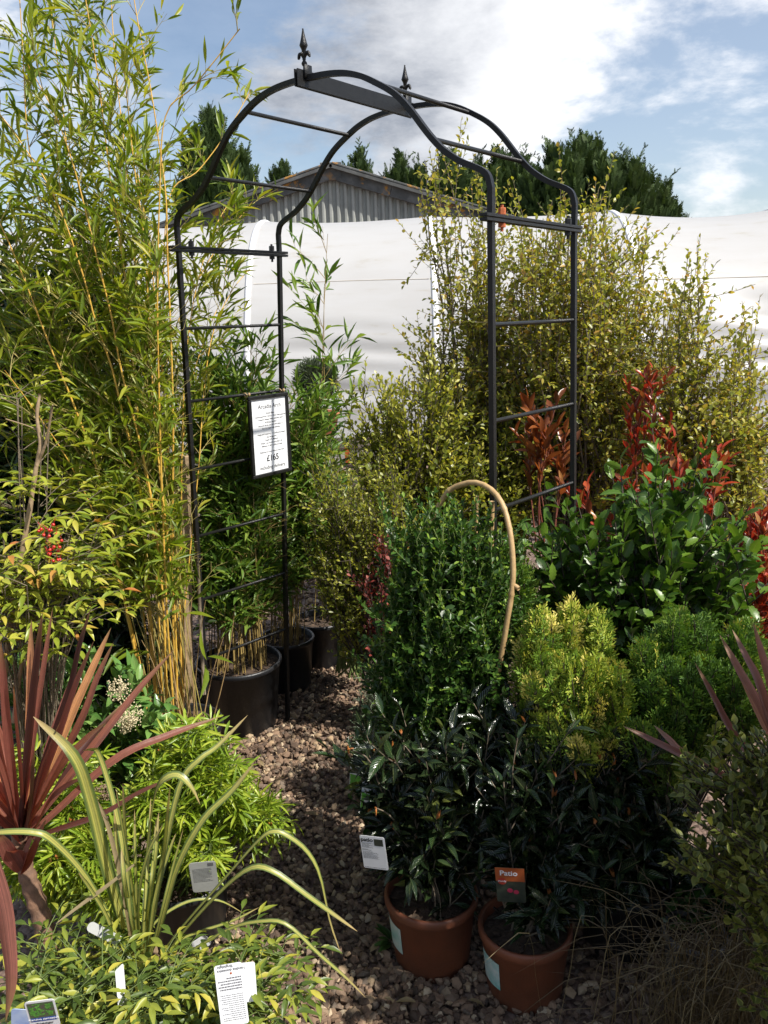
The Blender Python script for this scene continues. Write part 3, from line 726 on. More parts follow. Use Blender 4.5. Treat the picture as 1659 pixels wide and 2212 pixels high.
M_ph = leaf_mat('red_new_leaf', [(0, (.16, .05, .02)), (.3, (.34, .035, .02)), (.75, (.52, .06, .03)), (1, (.42, .20, .05))], .3, .3, tcol=(1.3, .8, .6))
M_phc = leaf_mat('copper_leaf', [(0, (.10, .03, .012)), (.5, (.28, .07, .02)), (1, (.42, .15, .04))], .3, .35, tcol=(1.3, .9, .6))
M_berb = leaf_mat('crimson_leaf', [(0, (.09, .012, .015)), (.6, (.22, .03, .03)), (1, (.42, .09, .06))], .5, .3, tcol=(1.3, .7, .6))
M_nan = leaf_mat('yellow_green_leaf', [(0, (.13, .20, .02)), (.4, (.30, .37, .035)), (.8, (.52, .54, .07)), (.94, (.58, .50, .08)), (1, (.58, .20, .06))], .38, .36, vein=.2)
M_nan2 = leaf_mat('low_green_leaf', [(0, (.045, .085, .016)), (.45, (.13, .20, .03)), (.8, (.36, .40, .05)), (1, (.62, .54, .08))], .4, .34, vein=.3)
M_choi = leaf_mat('lime_narrow_leaf', [(0, (.14, .24, .018)), (.5, (.32, .46, .035)), (1, (.54, .60, .07))], .34, .4, vein=.3)
M_ski = leaf_mat('skimmia_leaf', [(0, (.05, .13, .025)), (.6, (.12, .27, .06)), (1, (.26, .42, .11))], .28, .22, vein=.3, spec=.6)
M_cham = leaf_mat('golden_conifer_spray', [(0, (.08, .18, .018)), (.45, (.22, .36, .035)), (.75, (.46, .52, .06)), (.9, (.74, .66, .12)), (1, (.86, .74, .2))], .55, .25)
M_cham2 = leaf_mat('green_gold_conifer_spray', [(0, (.045, .12, .018)), (.55, (.13, .26, .03)), (.85, (.32, .41, .05)), (1, (.78, .66, .14))], .55, .25)
M_ros = leaf_mat('grey_needle', [(0, (.05, .07, .04)), (1, (.13, .17, .09))], .6, .15)
M_cord = leaf_mat('red_cordyline_leaf', [(0, (.05, .018, .025)), (.45, (.27, .095, .08)), (.75, (.38, .15, .11)), (1, (.68, .34, .14))], .38, .40, tcol=(1.9, 1.0, .55), tip=(.25, .16, .07), streak=.8)
M_cordp = leaf_mat('pink_cordyline_leaf', [(0, (.28, .12, .10)), (1, (.58, .32, .23))], .4, .4, tcol=(1.5, .9, .7), tip=(.3, .2, .1), streak=.7)
M_phor = leaf_mat('striped_strap_leaf', [(0, (.26, .28, .06)), (1, (.42, .42, .12))], .35, .3, stripes=[(0, (.46, .42, .14)), (.10, (.40, .40, .10)), (.16, (.17, .22, .05)), (.22, (.46, .44, .11)), (.42, (.48, .46, .11)), (.50, (.14, .20, .05)), (.58, (.30, .33, .08)), (.66, (.09, .15, .04)), (1, (.07, .12, .04))], streak=.55, tip=(.42, .30, .14))
M_dead = leaf_mat('dry_leaf', [(0, (.26, .18, .09)), (1, (.45, .35, .2))], .7, .3)
M_sedge = leaf_mat('brown_sedge', [(0, (.10, .06, .03)), (.6, (.22, .15, .07)), (1, (.42, .33, .18))], .45, .3)
M_back = leaf_mat('low_plant_leaf', [(0, (.03, .07, .02)), (.6, (.08, .17, .04)), (1, (.2, .3, .08))], .4, .3)

def pot(parent, c, r, h, mtl, taper=.82, soil=True, lip=.006, fill=.9, name='pot', lipw=.025):
    c = np.array(c, float)
    m = MB(); rb = r * taper
    m.lathe(c, [(0, .0), (rb * .96, .0), (rb, .006), (r - (r - rb) * .12, h - lipw), (r + lip * .4, h - lipw + .003), (r + lip, h - lipw + .010), (r + lip, h - .006), (r + lip * .5, h), (r - .003, h), (r - .006, h - .006), (r - .010, h * .72), (0, h * .72)], 40)
    p = m.build(name, mtl, parent, True)
    if soil:
        m = MB(); n = 24; rr = r - .004; q = []
        for k in range(4):
            for j in range(n):
                a = j * 2 * math.pi / n; q.append(c + np.array([math.cos(a) * rr * (k / 3), math.sin(a) * rr * (k / 3), h * fill + random.uniform(-.006, .006) + (.004 if k < 2 else 0)]))
        m.add(q, [(k * n + j, k * n + (j + 1) % n, (k + 1) * n + (j + 1) % n, (k + 1) * n + j) for k in range(3) for j in range(n)]); 
        for _ in range(60):
            a = random.uniform(0, 6.28); d = math.sqrt(random.random()) * rr * .93; X = rdir()[0] * np.array([1, 1, .25]); X /= np.linalg.norm(X); Yv = np.cross(UPV + rdir()[0] * .3, X); Yv /= np.linalg.norm(Yv)
            m.box(c + np.array([math.cos(a) * d, math.sin(a) * d, h * fill + .006]), random.uniform(.008, .024), random.uniform(.005, .011), .003, X, Yv, np.cross(X, Yv))
        m.build('mulch', M_soil, parent)
    return p

# gardeners keep growth off the arch: nothing grows through its opening or right in front of its posts
def in_arch(P):
    q = P[:, :2] - AO; u = q @ aw[:2]; v = q @ ad[:2]
    near = np.zeros(len(P), bool)
    for i, j, wd in ((0, 0, .034), (0, 1, .018), (1, 0, .02), (1, 1, .018)):
        b = post_pt(i, j, 1.2)[:2]; near |= (np.abs(P[:, 0] / P[:, 1] - b[0] / b[1]) < wd / 2.2) & (P[:, 1] < b[1] + .02) & (P[:, 2] > (.85 if i == 0 else 1.0))
    return ((u > -.035) & (u < WID + .03) & (v > -.06) & (v < DEP + .06)) | near
# ------------------------------------------------------------------ bamboos
def bamboo_branches(F, S, path, rng0, nodegap=.13, z0=.45, blen=(.12, .42), nb=2, L=.085, W=.0125, t=(.15, .8), keep=1., spread=1.):
    seg = np.linalg.norm(np.diff(path, axis=0), axis=1); cum = np.concatenate([[0], np.cumsum(seg)]); tot = cum[-1]
    for s in np.arange(.1, tot, nodegap):
        p = np.array([np.interp(s, cum, path[:, k]) for k in range(3)])
        if p[2] < z0 or rng.random() > keep: continue
        i = min(np.searchsorted(cum, s), len(path) - 1); tg = path[i] - path[i - 1]; tg /= np.linalg.norm(tg)
        for _ in range(nb):
            a = rng.uniform(0, 6.283); out = np.array([math.cos(a), math.sin(a), 0]) * spread
            l = rng.uniform(*blen) * (1 - .5 * s / tot)
            d = tg * .75 + out * .75 + UPV * rng.uniform(0, .5); d /= np.linalg.norm(d)
            if in_arch((p + d * l * .8)[None])[0]: continue
            e = bez(p, p + d * l * .6, p + d * l + out * l * .15 - UPV * l * rng.uniform(-.1, .22), 7)
            S.tube(e, np.linspace(.0016, .0006, 7), 4, cap=False)
            for q in (1, 2, 3, 4, 5, 6):
                if q < 2 and rng.random() < .5: continue
                o2 = rdir()[0]; d2 = (e[q] - e[q - 1]); d2 /= np.linalg.norm(d2); d2 = d2 * .7 + o2 * .55 + UPV * .15; d2 /= np.linalg.norm(d2)
                l2 = rng.uniform(.03, .09); e2 = bez(e[q], e[q] + d2 * l2 * .5, e[q] + d2 * l2, 3)
                S.tube(e2, [.0007, .0006, .0005], 3, cap=False)
                leaves_on(F, e2, L, W, l2 * .36, ang=34, start=.3, arr='dist', up=.05, jit=.28, t=t, small=-.1, nup=.7)

def cane_mesh(path, r0, r1, gap=.16, swell=1.22):
    seg = np.linalg.norm(np.diff(path, axis=0), axis=1); cum = np.concatenate([[0], np.cumsum(seg)]); tot = cum[-1]
    ss = []; rr = []
    s = gap * rng.uniform(.2, 1)
    base = lambda q: r0 + (r1 - r0) * (q / tot)
    ss.append(0); rr.append(base(0))
    while s < tot:
        for ds, k in ((-.012, .97), (-.004, swell), (0, swell * .96), (.004, .93), (.02, 1.)):
            ss.append(s + ds); rr.append(base(s) * k)
        s += gap * rng.uniform(.85, 1.15)
    ss.append(tot); rr.append(base(tot))
    fill = [q for q in np.arange(.012, tot, .025) if np.min(np.abs(np.array(ss) - q)) > .009]; ss += fill; rr += [base(q) for q in fill]
    ss = np.clip(np.array(ss), 0, tot); o = np.argsort(ss, kind='stable'); ss = ss[o]; rr = np.array(rr)[o]
    keep = np.concatenate([[True], np.diff(ss) > 1e-4]); ss = ss[keep]; rr = rr[keep]
    P = np.stack([np.interp(ss, cum, path[:, k]) for k in range(3)], 1)
    m = MB(); m.tube(P, rr, 8); return m

B1 = at(386, 1580, 2.72) * np.array([1, 1, 0]); B1 = np.array([B1[0] - .0, 2.72, 0])
bam = empty('potted_bamboo', B1, 'tall golden bamboo in a black pot, yellow canes, in front of the left arch post', 'bamboo', 'bamboos in black pots')
pot(bam, B1, .155, .285, M_blackpot)
def px_path(pts, Y0, Y1, n=40, bow=0.):
    k = len(pts); q = [at(x, y, Y0 + (Y1 - Y0) * (i / (k - 1)) ** 1.2 + bow * math.sin(math.pi * i / (k - 1))) for i, (x, y) in enumerate(pts)]
    return smooth_path(q, n)
canes = [
    ([(322, 1560), (290, 1400), (262, 1260), (240, 1130), (205, 1000), (160, 876), (109, 750), (33, 556), (-40, 400)], 2.68, 2.55, .0075),
    ([(345, 1560), (325, 1330), (306, 1090), (288, 990), (262, 880), (240, 790), (205, 690), (178, 590), (120, 430), (40, 300), (-30, 210)], 2.70, 2.6, .0072),
    ([(352, 1565), (338, 1250), (325, 1090), (310, 1000), (298, 900), (285, 770), (272, 620), (262, 540), (240, 400), (222, 250), (205, 120), (180, -30)], 2.72, 2.75, .0072),
    ([(362, 1565), (352, 1300), (330, 1100), (303, 960), (262, 800), (240, 680), (210, 560), (165, 380), (120, 250), (60, 140)], 2.66, 2.62, .0065),
    ([(372, 1560), (374, 1300), (373, 1090), (374, 900), (368, 700), (362, 560), (358, 420), (342, 300), (325, 190), (300, 60), (280, -60)], 2.78, 2.9, .0062),
    ([(384, 1565), (376, 1300), (352, 1080), (338, 950), (330, 840), (322, 700), (312, 520), (290, 360), (275, 220), (262, 90)], 2.7, 2.8, .006),
    ([(392, 1560), (388, 1300), (372, 1100), (358, 900), (345, 750), (330, 600), (310, 450), (290, 330)], 2.8, 2.95, .0052),
    ([(400, 1565), (384, 1350), (370, 1180), (360, 1000), (360, 850), (368, 740), (425, 610), (480, 520), (545, 436)], 2.78, 3.3, .0045),
    ([(330, 1560), (312, 1350), (290, 1180), (255, 1000), (200, 800), (140, 620), (90, 450), (60, 300), (50, 120), (40, -40)], 2.8, 2.95, .006),
    ([(340, 1560), (322, 1350), (310, 1180), (280, 980), (230, 760), (185, 560), (150, 360), (130, 180), (110, 20)], 2.84, 3.05, .006),
    ([(366, 1560), (352, 1400), (342, 1200), (330, 1000), (306, 760), (290, 560), (270, 330), (250, 150), (240, 0)], 2.84, 3.1, .006),
    ([(386, 1560), (376, 1400), (368, 1200), (362, 980), (352, 800), (352, 640), (366, 425), (427, 370), (486, 292), (542, 195)], 2.74, 3.25, .0045),
    ([(378, 1570), (362, 1350), (352, 1120), (345, 900), (340, 650), (345, 420), (357, 251), (413, 192), (463, 132), (518, 62)], 2.64, 2.6, .005),
    ([(388, 1570), (392, 1400), (410, 1200), (430, 1000), (440, 850), (460, 720), (500, 630), (540, 580)], 2.82, 3.32, .0035),
    ([(396, 1565), (390, 1300), (392, 1050), (400, 900), (420, 800), (455, 700), (480, 640), (490, 560)], 2.85, 3.35, .0035),
    ([(398, 1565), (392, 1200), (395, 900), (410, 700), (440, 560), (470, 480), (520, 400)], 2.85, 3.3, .0035),
    ([(335, 1565), (300, 1420), (270, 1300), (220, 1150), (150, 1000), (70, 880), (10, 800)], 2.72, 2.5, .004),
]
Fb = Leaf(); Sb = MB()
for pts, Y0, Y1, r in canes:
    p = px_path(pts, Y0, Y1, 50); p[0, 2] = .23
    cane_mesh(p, r * .82, .0015).build('cane', M_cane, bam, True)
    thin = r < .0055
    bamboo_branches(Fb, Sb, p, rng, nodegap=.088 if not thin else .09, z0=.95 if not thin else .9, nb=2, t=(.1, .88), blen=(.14, .46) if not thin else (.06, .22), keep=.92, L=.078, W=.0108)
for _ in range(24):
    a = rng.uniform(0, 6.28); r = .1 * math.sqrt(rng.random()); b = B1 + np.array([math.cos(a) * r, math.sin(a) * r, .25])
    tip = at(rng.uniform(20, 430), rng.uniform(250, 900), rng.uniform(2.8, 3.15)) if _ < 13 else at(rng.uniform(-60, 150), rng.uniform(420, 900), rng.uniform(2.75, 3.1)); p = bez(b, b + (tip - b) * np.array([.2, .2, .6]), tip, 24)
    Sb.tube(p, np.linspace(.0022, .0009, 24), 5, cap=False)
    bamboo_branches(Fb, Sb, p, rng, nodegap=.12, z0=.6, nb=2, blen=(.10, .34), t=(.05, .8), L=.078, W=.0108)
Sd = MB()
for _ in range(20):
    a = rng.uniform(0, 6.28); r = .12 * math.sqrt(rng.random()); b = B1 + np.array([math.cos(a) * r, math.sin(a) * r, .24])
    e = b + np.array([rng.normal(0, .06), rng.normal(0, .06), rng.uniform(.2, .6)]); Sd.tube(bez(b, (b + e) / 2 + rng.normal(0, .02, 3), e, 8), np.linspace(.0024, .001, 8), 4, cap=False)
# a few big low leaves by the cane feet
for px, py, n in ((270, 1110, 5), (250, 1190, 4), (400, 1340, 5), (300, 1260, 4), (440, 1440, 4), (330, 1420, 4), (395, 1235, 6), (360, 1190, 6)):
    p = at(px, py, 2.62); e = bez(p, p + np.array([.02, -.01, .03]), p + np.array([rng.normal(0, .06), -.03, .06]), 4); leaves_on(Fb, e, .13, .022, .022, ang=60, jit=.35, up=-.5, t=(.2, .6))
Fb.prune(in_arch); Fb.build('foliage', M_bam, bam, T_bam); Sb.build('stems', M_twig, bam, True); Sd.build('dead_stalks', M_caneb, bam, True)

def bamboo_clump(label, c, potr, poth, tips, ncane, r, Fm, Cm, z0, nb=2, L=.08, W=.013, lean=.2, nodegap=.09, blen=(.08, .26), group='bamboos in black pots', t=(.1, .85), haspot=True, single=None):
    root = empty('potted_bamboo', (c[0], c[1], 0), label, 'bamboo', group)
    if haspot: pot(root, (c[0], c[1], 0), potr, poth, M_blackpot)
    F = Leaf(); S = MB()
    b0 = np.array([c[0], c[1], poth * .85])
    i = 0
    for tip in tips:
        a = rng.uniform(0, 6.28); q = potr * .7 * math.sqrt(rng.random()); b = b0 + np.array([math.cos(a) * q, math.sin(a) * q, 0])
        p = bez(b, b + (tip - b) * np.array([lean, lean, .65]), tip, 26)
        if i < ncane: cane_mesh(p, r * rng.uniform(.8, 1.15), .001, .12).build('cane', Cm, root, True)
        else: S.tube(p, np.linspace(r * .6, .001, 26), 5, cap=False)
        bamboo_branches(F, S, p, rng, nodegap=nodegap, z0=z0, nb=nb, blen=blen, L=L, W=W, t=t)
        i += 1
    if single is None: F.prune(in_arch)
    F.build('foliage', Fm, root, T_bam); S.build('stems', Cm, root, True)
    return root
P2 = at(535, 1600, 3.16); c2 = (P2[0] - .03, 3.24)
bamboo_clump('dense green bamboo in a wide black pot between the left posts, behind the price sign', c2, .175, .30, in_blob((500, 860, 3.42, 105, 130, .13), 26) .tolist() + in_blob((510, 1060, 3.38, 95, 160, .12), 22).tolist(), 14, .0042, M_bam2, M_cane2, .4)
P3 = at(622, 1500, 3.55); c3 = (P3[0], 3.6)
bamboo_clump('smaller green bamboo in a black pot just behind the left rear arch post', c3, .125, .25, in_blob((655, 980, 3.6, 65, 130, .12), 20).tolist() + in_blob((665, 1120, 3.55, 60, 110, .1), 12).tolist(), 8, .0034, M_bam2, M_cane2, .42)
P4 = at(692, 1450, 3.78); c4 = (P4[0], 3.85)
bamboo_clump('sparse green bamboo with one tall airy shoot against the white tunnel', c4, .125, .24, [at(708, 505, 3.85), at(700, 620, 3.85), at(690, 880, 3.9), at(720, 1020, 3.85), at(668, 960, 3.8)], 5, .0032, M_bam2, M_cane2, .85, nb=1, nodegap=.11, blen=(.14, .34), L=.10, W=.015, lean=.3)
PD = at(110, 1300, 3.5)
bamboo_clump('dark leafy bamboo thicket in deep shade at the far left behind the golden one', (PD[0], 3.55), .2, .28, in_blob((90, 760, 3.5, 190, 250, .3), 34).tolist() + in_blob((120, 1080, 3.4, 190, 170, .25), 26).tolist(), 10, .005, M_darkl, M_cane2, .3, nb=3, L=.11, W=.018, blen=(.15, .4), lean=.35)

# stakes by the arch
def stake(name, label, a, b, r, mtl, sq_=False):
    a = np.array(a); b = np.array(b); m = MB(); mid = (a + b) / 2
    if sq_:
        Z = (b - a) / np.linalg.norm(b - a); X = np.cross(Z, (0, 1, 0)); X /= np.linalg.norm(X); X = X * .85 + np.cross(Z, X) * .5; X /= np.linalg.norm(X)
        m.box(mid, r * 2, r * 2, np.linalg.norm(b - a), X, np.cross(Z, X), Z, .003)
    else: m.tube([a, mid, b], r, 9)
    o = m.build(name, mtl, None, not sq_)
    return tag(o, label, 'stake')
q = at(398, 984, 2.98); f = at(402, 1560, 2.98)
stake('wooden_stake', 'square weathered timber stake standing beside the left arch post', (f[0], 2.98, 0), q, .017, M_wood, True)
q = at(424, 1170, 2.86); f = at(441, 1500, 2.80)
stake('thin_stake', 'thin pale cane leaning beside the left arch post above the black pot', f, q, .0065, M_barkg)

# ------------------------------------------------------------------ shrubs of the middle ground
pk = lambda **k: dict(dict(ang=52, arr='alt', up=.15, jit=.25), **k)
def plant(name, label, cat, base, blobs, leaf, M_leaf, M_stem, tpls, group=None, leafname='foliage', **kw):
    root = empty(name, (base[0], base[1], 0), label, cat, group)
    F = Leaf(); S = MB()
    for b in blobs:
        shrub(F, S, base, in_blob(b, b[6]), leaf, **kw)
    F.build(leafname, M_leaf, root, tpls); S.build('stems', M_stem, root, True)
    return root
# tall pittosporums
PK = dict(twigs=10, tlen=.26, r0=.009, r1=.0015, br=.05, t0=.55, lean=.6, cz=.45, tup=.0, wob=.06, lstart=.7)
LP = (.032, .0175, .0185, pk(t=(.0, .98), jit=.42, ang=60, up=.05, small=.25))
b = at(1255, 1230, 4.0); base = (b[0], 4.0, .0)
plant('pittosporum_shrub', 'tallest airy olive leaved shrub with dark stems, spreading behind the right arch posts', 'shrub', base,
      [(1280, 560, 4.0, 145, 170, .35, 28), (1170, 560, 4.0, 110, 150, .3, 20), (1350, 700, 4.0, 135, 150, .35, 24), (1190, 740, 4.1, 140, 150, .35, 26), (1340, 880, 4.0, 150, 120, .35, 20), (1180, 900, 4.1, 100, 90, .3, 20), (1290, 420, 4.0, 22, 45, .08, 4), (1200, 420, 4.0, 16, 40, .06, 3), (1385, 500, 4.0, 18, 50, .06, 4), (1440, 640, 4.0, 50, 80, .15, 10)],
      LP, M_pit, M_barkg, T_oval, **PK)
b = at(1085, 1230, 4.3); base = (b[0], 4.3, 0)
plant('pittosporum_shrub', 'olive shrub leaning left past the right front post, tip reaching up to the arch', 'shrub', base,
      [(1040, 450, 4.2, 50, 80, .15, 10), (950, 330, 4.2, 28, 45, .05, 4), (1090, 570, 4.3, 80, 110, .25, 18), (1050, 690, 4.3, 80, 100, .25, 18), (930, 745, 4.3, 50, 45, .15, 9), (1050, 820, 4.3, 100, 100, .3, 24), (910, 350, 4.2, 16, 16, .05, 2)],
      LP, M_pit, M_barkg, T_oval, **PK)
b = at(1530, 1130, 3.6); base = (b[0], 3.6, 0.1)
plant('pittosporum_shrub', 'sparse olive shrub with long bare dark stems at the right against the tunnel', 'shrub', base,
      [(1620, 720, 3.6, 50, 80, .2, 9), (1560, 840, 3.6, 80, 70, .25, 12), (1640, 860, 3.6, 60, 100, .25, 12), (1475, 700, 3.6, 50, 90, .2, 10), (1450, 880, 3.6, 80, 90, .25, 13), (1600, 980, 3.6, 80, 50, .25, 10), (1500, 560, 3.6, 14, 40, .06, 3)],
      LP, M_pit, M_barkg, T_oval, **PK)
# central golden shrubs
b = at(900, 1340, 3.9); base = (b[0], 3.9, .1)
plant('golden_shrub', 'yellow tipped bushy shrub in the middle of the view behind the arch opening', 'shrub', base,
      [(790, 860, 3.82, 55, 60, .15, 12), (860, 850, 3.82, 60, 60, .2, 14), (960, 860, 3.92, 80, 80, .2, 22), (880, 980, 3.82, 140, 90, .25, 34), (1000, 1010, 3.82, 80, 90, .25, 20), (780, 1030, 3.77, 60, 70, .15, 8), (880, 1130, 3.72, 110, 70, .2, 10), (925, 790, 3.87, 20, 45, .1, 4)],
      (.037, .0215, .0175, pk(t=(.0, .62), tipt=.5, jit=.32)), M_gold, M_bark, T_mini, twigs=9, tlen=.15, tup=.3, wob=.04, r0=.007, r1=.0014, br=.05, t0=.35, lean=.35, cz=.55)
b = at(1060, 1280, 4.0); base = (b[0], 4.0, .1)
plant('golden_shrub', 'darker yellow green bushy shrub directly behind the right front arch post', 'shrub', base,
      [(1060, 900, 4.02, 90, 90, .2, 26), (1120, 1020, 3.92, 90, 90, .2, 22), (1050, 1060, 3.92, 90, 80, .2, 18)],
      (.037, .0215, .0175, pk(t=(.0, .55), tipt=.35, jit=.32)), M_gold, M_bark, T_mini, twigs=9, tlen=.16, tup=.3, wob=.04, r0=.007, r1=.0014, br=.05, t0=.35, lean=.35, cz=.55)
b = at(765, 1440, 3.55); base = (b[0], 3.55, .1)
plant('variegated_shrub', 'lime and cream variegated low shrub glowing at the end of the gravel path', 'shrub', base,
      [(760, 1130, 3.5, 38, 90, .1, 16), (772, 1250, 3.45, 50, 80, .1, 24), (775, 1370, 3.4, 38, 50, .1, 12)],
      (.038, .022, .018, pk(t=(.1, .95))), M_eu, M_greenstem, T_oval, twigs=5, tlen=.12, r0=.005, r1=.0014, br=.05, lean=.35)
b = at(815, 1330, 3.05); base = (b[0], 3.07, .1)
plant('crimson_shrub', 'dark crimson small leaved shrub between the lime shrub and the green climber', 'shrub', base,
      [(830, 1190, 3.05, 35, 50, .12, 10), (800, 1250, 3.0, 30, 45, .1, 6), (855, 1170, 3.05, 30, 45, .1, 6)],
      (.024, .014, .014, pk(t=(.0, 1.))), M_berb, M_bark, T_mini, twigs=5, tlen=.1, r0=.004, r1=.001, br=.04)

b = at(860, 1430, 3.15); base = (b[0], 3.15, .08)
plant('twiggy_shrub', 'fine twiggy small leaved shrub leaning left over the end of the gravel path', 'shrub', base,
      [(720, 1010, 3.2, 60, 80, .12, 16), (690, 1130, 3.2, 55, 90, .1, 14), (770, 1080, 3.15, 60, 90, .1, 16), (725, 1240, 3.15, 55, 70, .1, 9), (830, 1000, 3.2, 50, 70, .1, 12), (850, 1110, 3.2, 60, 70, .1, 12)],
      (.024, .0135, .013, pk(t=(.05, .75), jit=.35)), M_gold, M_bark, T_mini, twigs=9, tlen=.13, r0=.005, r1=.0011, br=.04, t0=.45, lean=.6, cz=.4, lstart=.55, tup=.2, wob=.06)
# climber on its cane hoop
b = at(960, 1660, 2.1); base = (b[0], 2.12, .18)
cl = empty('hooped_climber', (base[0], base[1], 0), 'bushy glossy green climber trained on a bamboo hoop in front of the arch', 'climber')
pot(cl, (base[0], base[1], 0), .12, .22, M_blackpot)
hp = smooth_path([at(x, y, Y) for x, y, Y in ((905, 1640, 2.2), (905, 1400, 2.22), (920, 1180, 2.22), (958, 1075, 2.2), (1000, 1046, 2.17), (1042, 1046, 2.13), (1080, 1080, 2.08), (1102, 1150, 2.03), (1108, 1250, 2.0), (1094, 1350, 1.99), (1076, 1450, 2.0), (1052, 1560, 2.04))], 60)
cane_mesh(hp, .0080, .0072, .2, 1.12).build('hoop', M_caneb, cl, True)
for a_, b_ in (((1063, 1083, 2.12), (1052, 1600, 2.16)), ((1031, 1072, 2.2), (1012, 1600, 2.2))):
    cane_mesh(smooth_path([at(*b_), (at(*a_) + at(*b_)) / 2, at(*a_)], 10), .0075 if a_[0] > 1050 else .005, .0068 if a_[0] > 1050 else .0045, .22, 1.1).build('cane', M_caneb, cl, True)
m = MB(); m.tube(smooth_path([at(1108, 1262, 2.0), at(1116, 1268, 1.995), at(1121, 1272, 1.99)], 5), [.005, .006, .0065, .006, .006], 8); m.build('side_shoot', M_caneb, cl, True)
F = Leaf(); S = MB()
for bb in ((975, 1120, 2.1, 105, 50, .1, 26), (890, 1150, 2.1, 65, 75, .1, 26), (1050, 1190, 2.08, 55, 70, .08, 16), (960, 1280, 2.08, 130, 120, .14, 74), (1010, 1200, 2.1, 90, 80, .12, 34), (950, 1430, 2.08, 130, 120, .14, 66), (1060, 1340, 2.05, 50, 110, .1, 22), (880, 1400, 2.1, 70, 130, .12, 26), (960, 1540, 2.06, 120, 70, .14, 30)):
    shrub(F, S, base, in_blob(bb, bb[6]), (.025, .0125, .012, pk(ang=58, t=(.0, .7), tipt=.5, arr='opp', nup=.9)), twigs=6, tlen=.11, r0=.004, r1=.0011, br=.03, t0=.4, lean=.6, cz=.45, lstart=.45, tup=.15, wob=.08)
for x, y in ((815, 1075), (880, 1095), (740 + 120, 1130), (1105, 1150), (925, 1060), (1125, 1130), (760 + 70, 1150), (990, 1090)):
    tip = at(x, y, 2.08); q = at(x + (960 - x) * .4, y + 190, 2.1); e = bez(q, (q + tip) / 2 + np.array([0, 0, .02]), tip, 7); S.tube(e, np.linspace(.0016, .0009, 7), 4, cap=False); leaves_on(F, e, .024, .011, .012, ang=55, arr='opp', t=(.4, .9), tipt=.3)
F.build('foliage', M_jas, cl, T_mini); S.build('stems', M_greenstem, cl, True)

# holly
b = at(1360, 1520, 2.45); base = (b[0], 2.45, .1)
plant('holly_bush', 'glossy dark green holly bush with spiny leaves at the right of the arch', 'holly', base,
      [(1400, 1110, 2.4, 140, 110, .2, 18), (1280, 1180, 2.4, 110, 90, .2, 13), (1510, 1180, 2.4, 130, 110, .2, 18), (1450, 1020, 2.45, 60, 55, .1, 5), (1180, 1180, 2.45, 60, 80, .1, 6), (1610, 1180, 2.4, 60, 100, .2, 8), (1330, 1300, 2.35, 130, 80, .2, 9), (1570, 1290, 2.4, 110, 70, .2, 8), (1180, 1300, 2.4, 60, 60, .1, 4)],
      (.058, .032, .025, pk(ang=62, t=(.1, 1.), small=.15, nup=.8, jit=.38)), M_holb, M_bark, T_holly, twigs=3, tlen=.19, wob=.05, r0=.007, r1=.002, br=.05, t0=.45, lean=.35, lstart=.5)

# red shrubs
def photinia(label, base, blobs, Mx=None, L=.075, group='red leaved photinias'):
    plant('photinia_shrub', label, 'shrub', base, blobs, (L, L * .32, .024, pk(ang=38, t=(.0, 1.), small=.1)), Mx or M_ph, M_redstem, T_oval, group, twigs=2, tlen=.12, r0=.006, r1=.002, br=.03, t0=.7, lean=.3, lstart=.78)
b = at(1180, 1150, 3.4); photinia('copper leaved shoot behind the ladder rungs of the right arch side', (b[0], 3.4, .1), [(1170, 930, 3.4, 45, 50, .08, 3), (1215, 960, 3.4, 20, 40, .06, 2), (1140, 920, 3.4, 20, 30, .05, 1)], M_phc, .085)
b = at(1410, 1020, 3.45); photinia('bright red plant standing up in front of the tunnel beside an orange pot', (b[0], 3.45, .1), [(1405, 805, 3.42, 16, 30, .04, 3), (1390, 880, 3.42, 30, 30, .04, 2), (1430, 920, 3.42, 30, 30, .04, 2)], None, .062)
b = at(1480, 1180, 3.1); photinia('low red shrub just above the holly, right of the arch', (b[0], 3.1, .1), [(1480, 1010, 3.1, 80, 45, .12, 4), (1360, 1030, 3.1, 70, 45, .12, 3), (1540, 1000, 3.1, 25, 30, .1, 5), (1290, 1090, 3.1, 60, 40, .12, 3)], None, .075)
b = at(1645, 1420, 3.0); photinia('red leaved bush cut by the right edge of the picture beyond the holly', (b[0], 3.0, .1), [(1645, 1170, 3.0, 45, 80, .15, 30), (1660, 1290, 2.9, 50, 80, .15, 24), (1600, 1340, 2.9, 50, 40, .1, 8)], None, .06)
b = at(1370, 1420, 2.9); photinia('orange red leaves low under the holly above the golden conifers', (b[0], 2.9, .1), [(1360, 1370, 2.75, 60, 60, .1, 12), (1450, 1330, 2.9, 60, 50, .1, 8)], M_phc, .07)

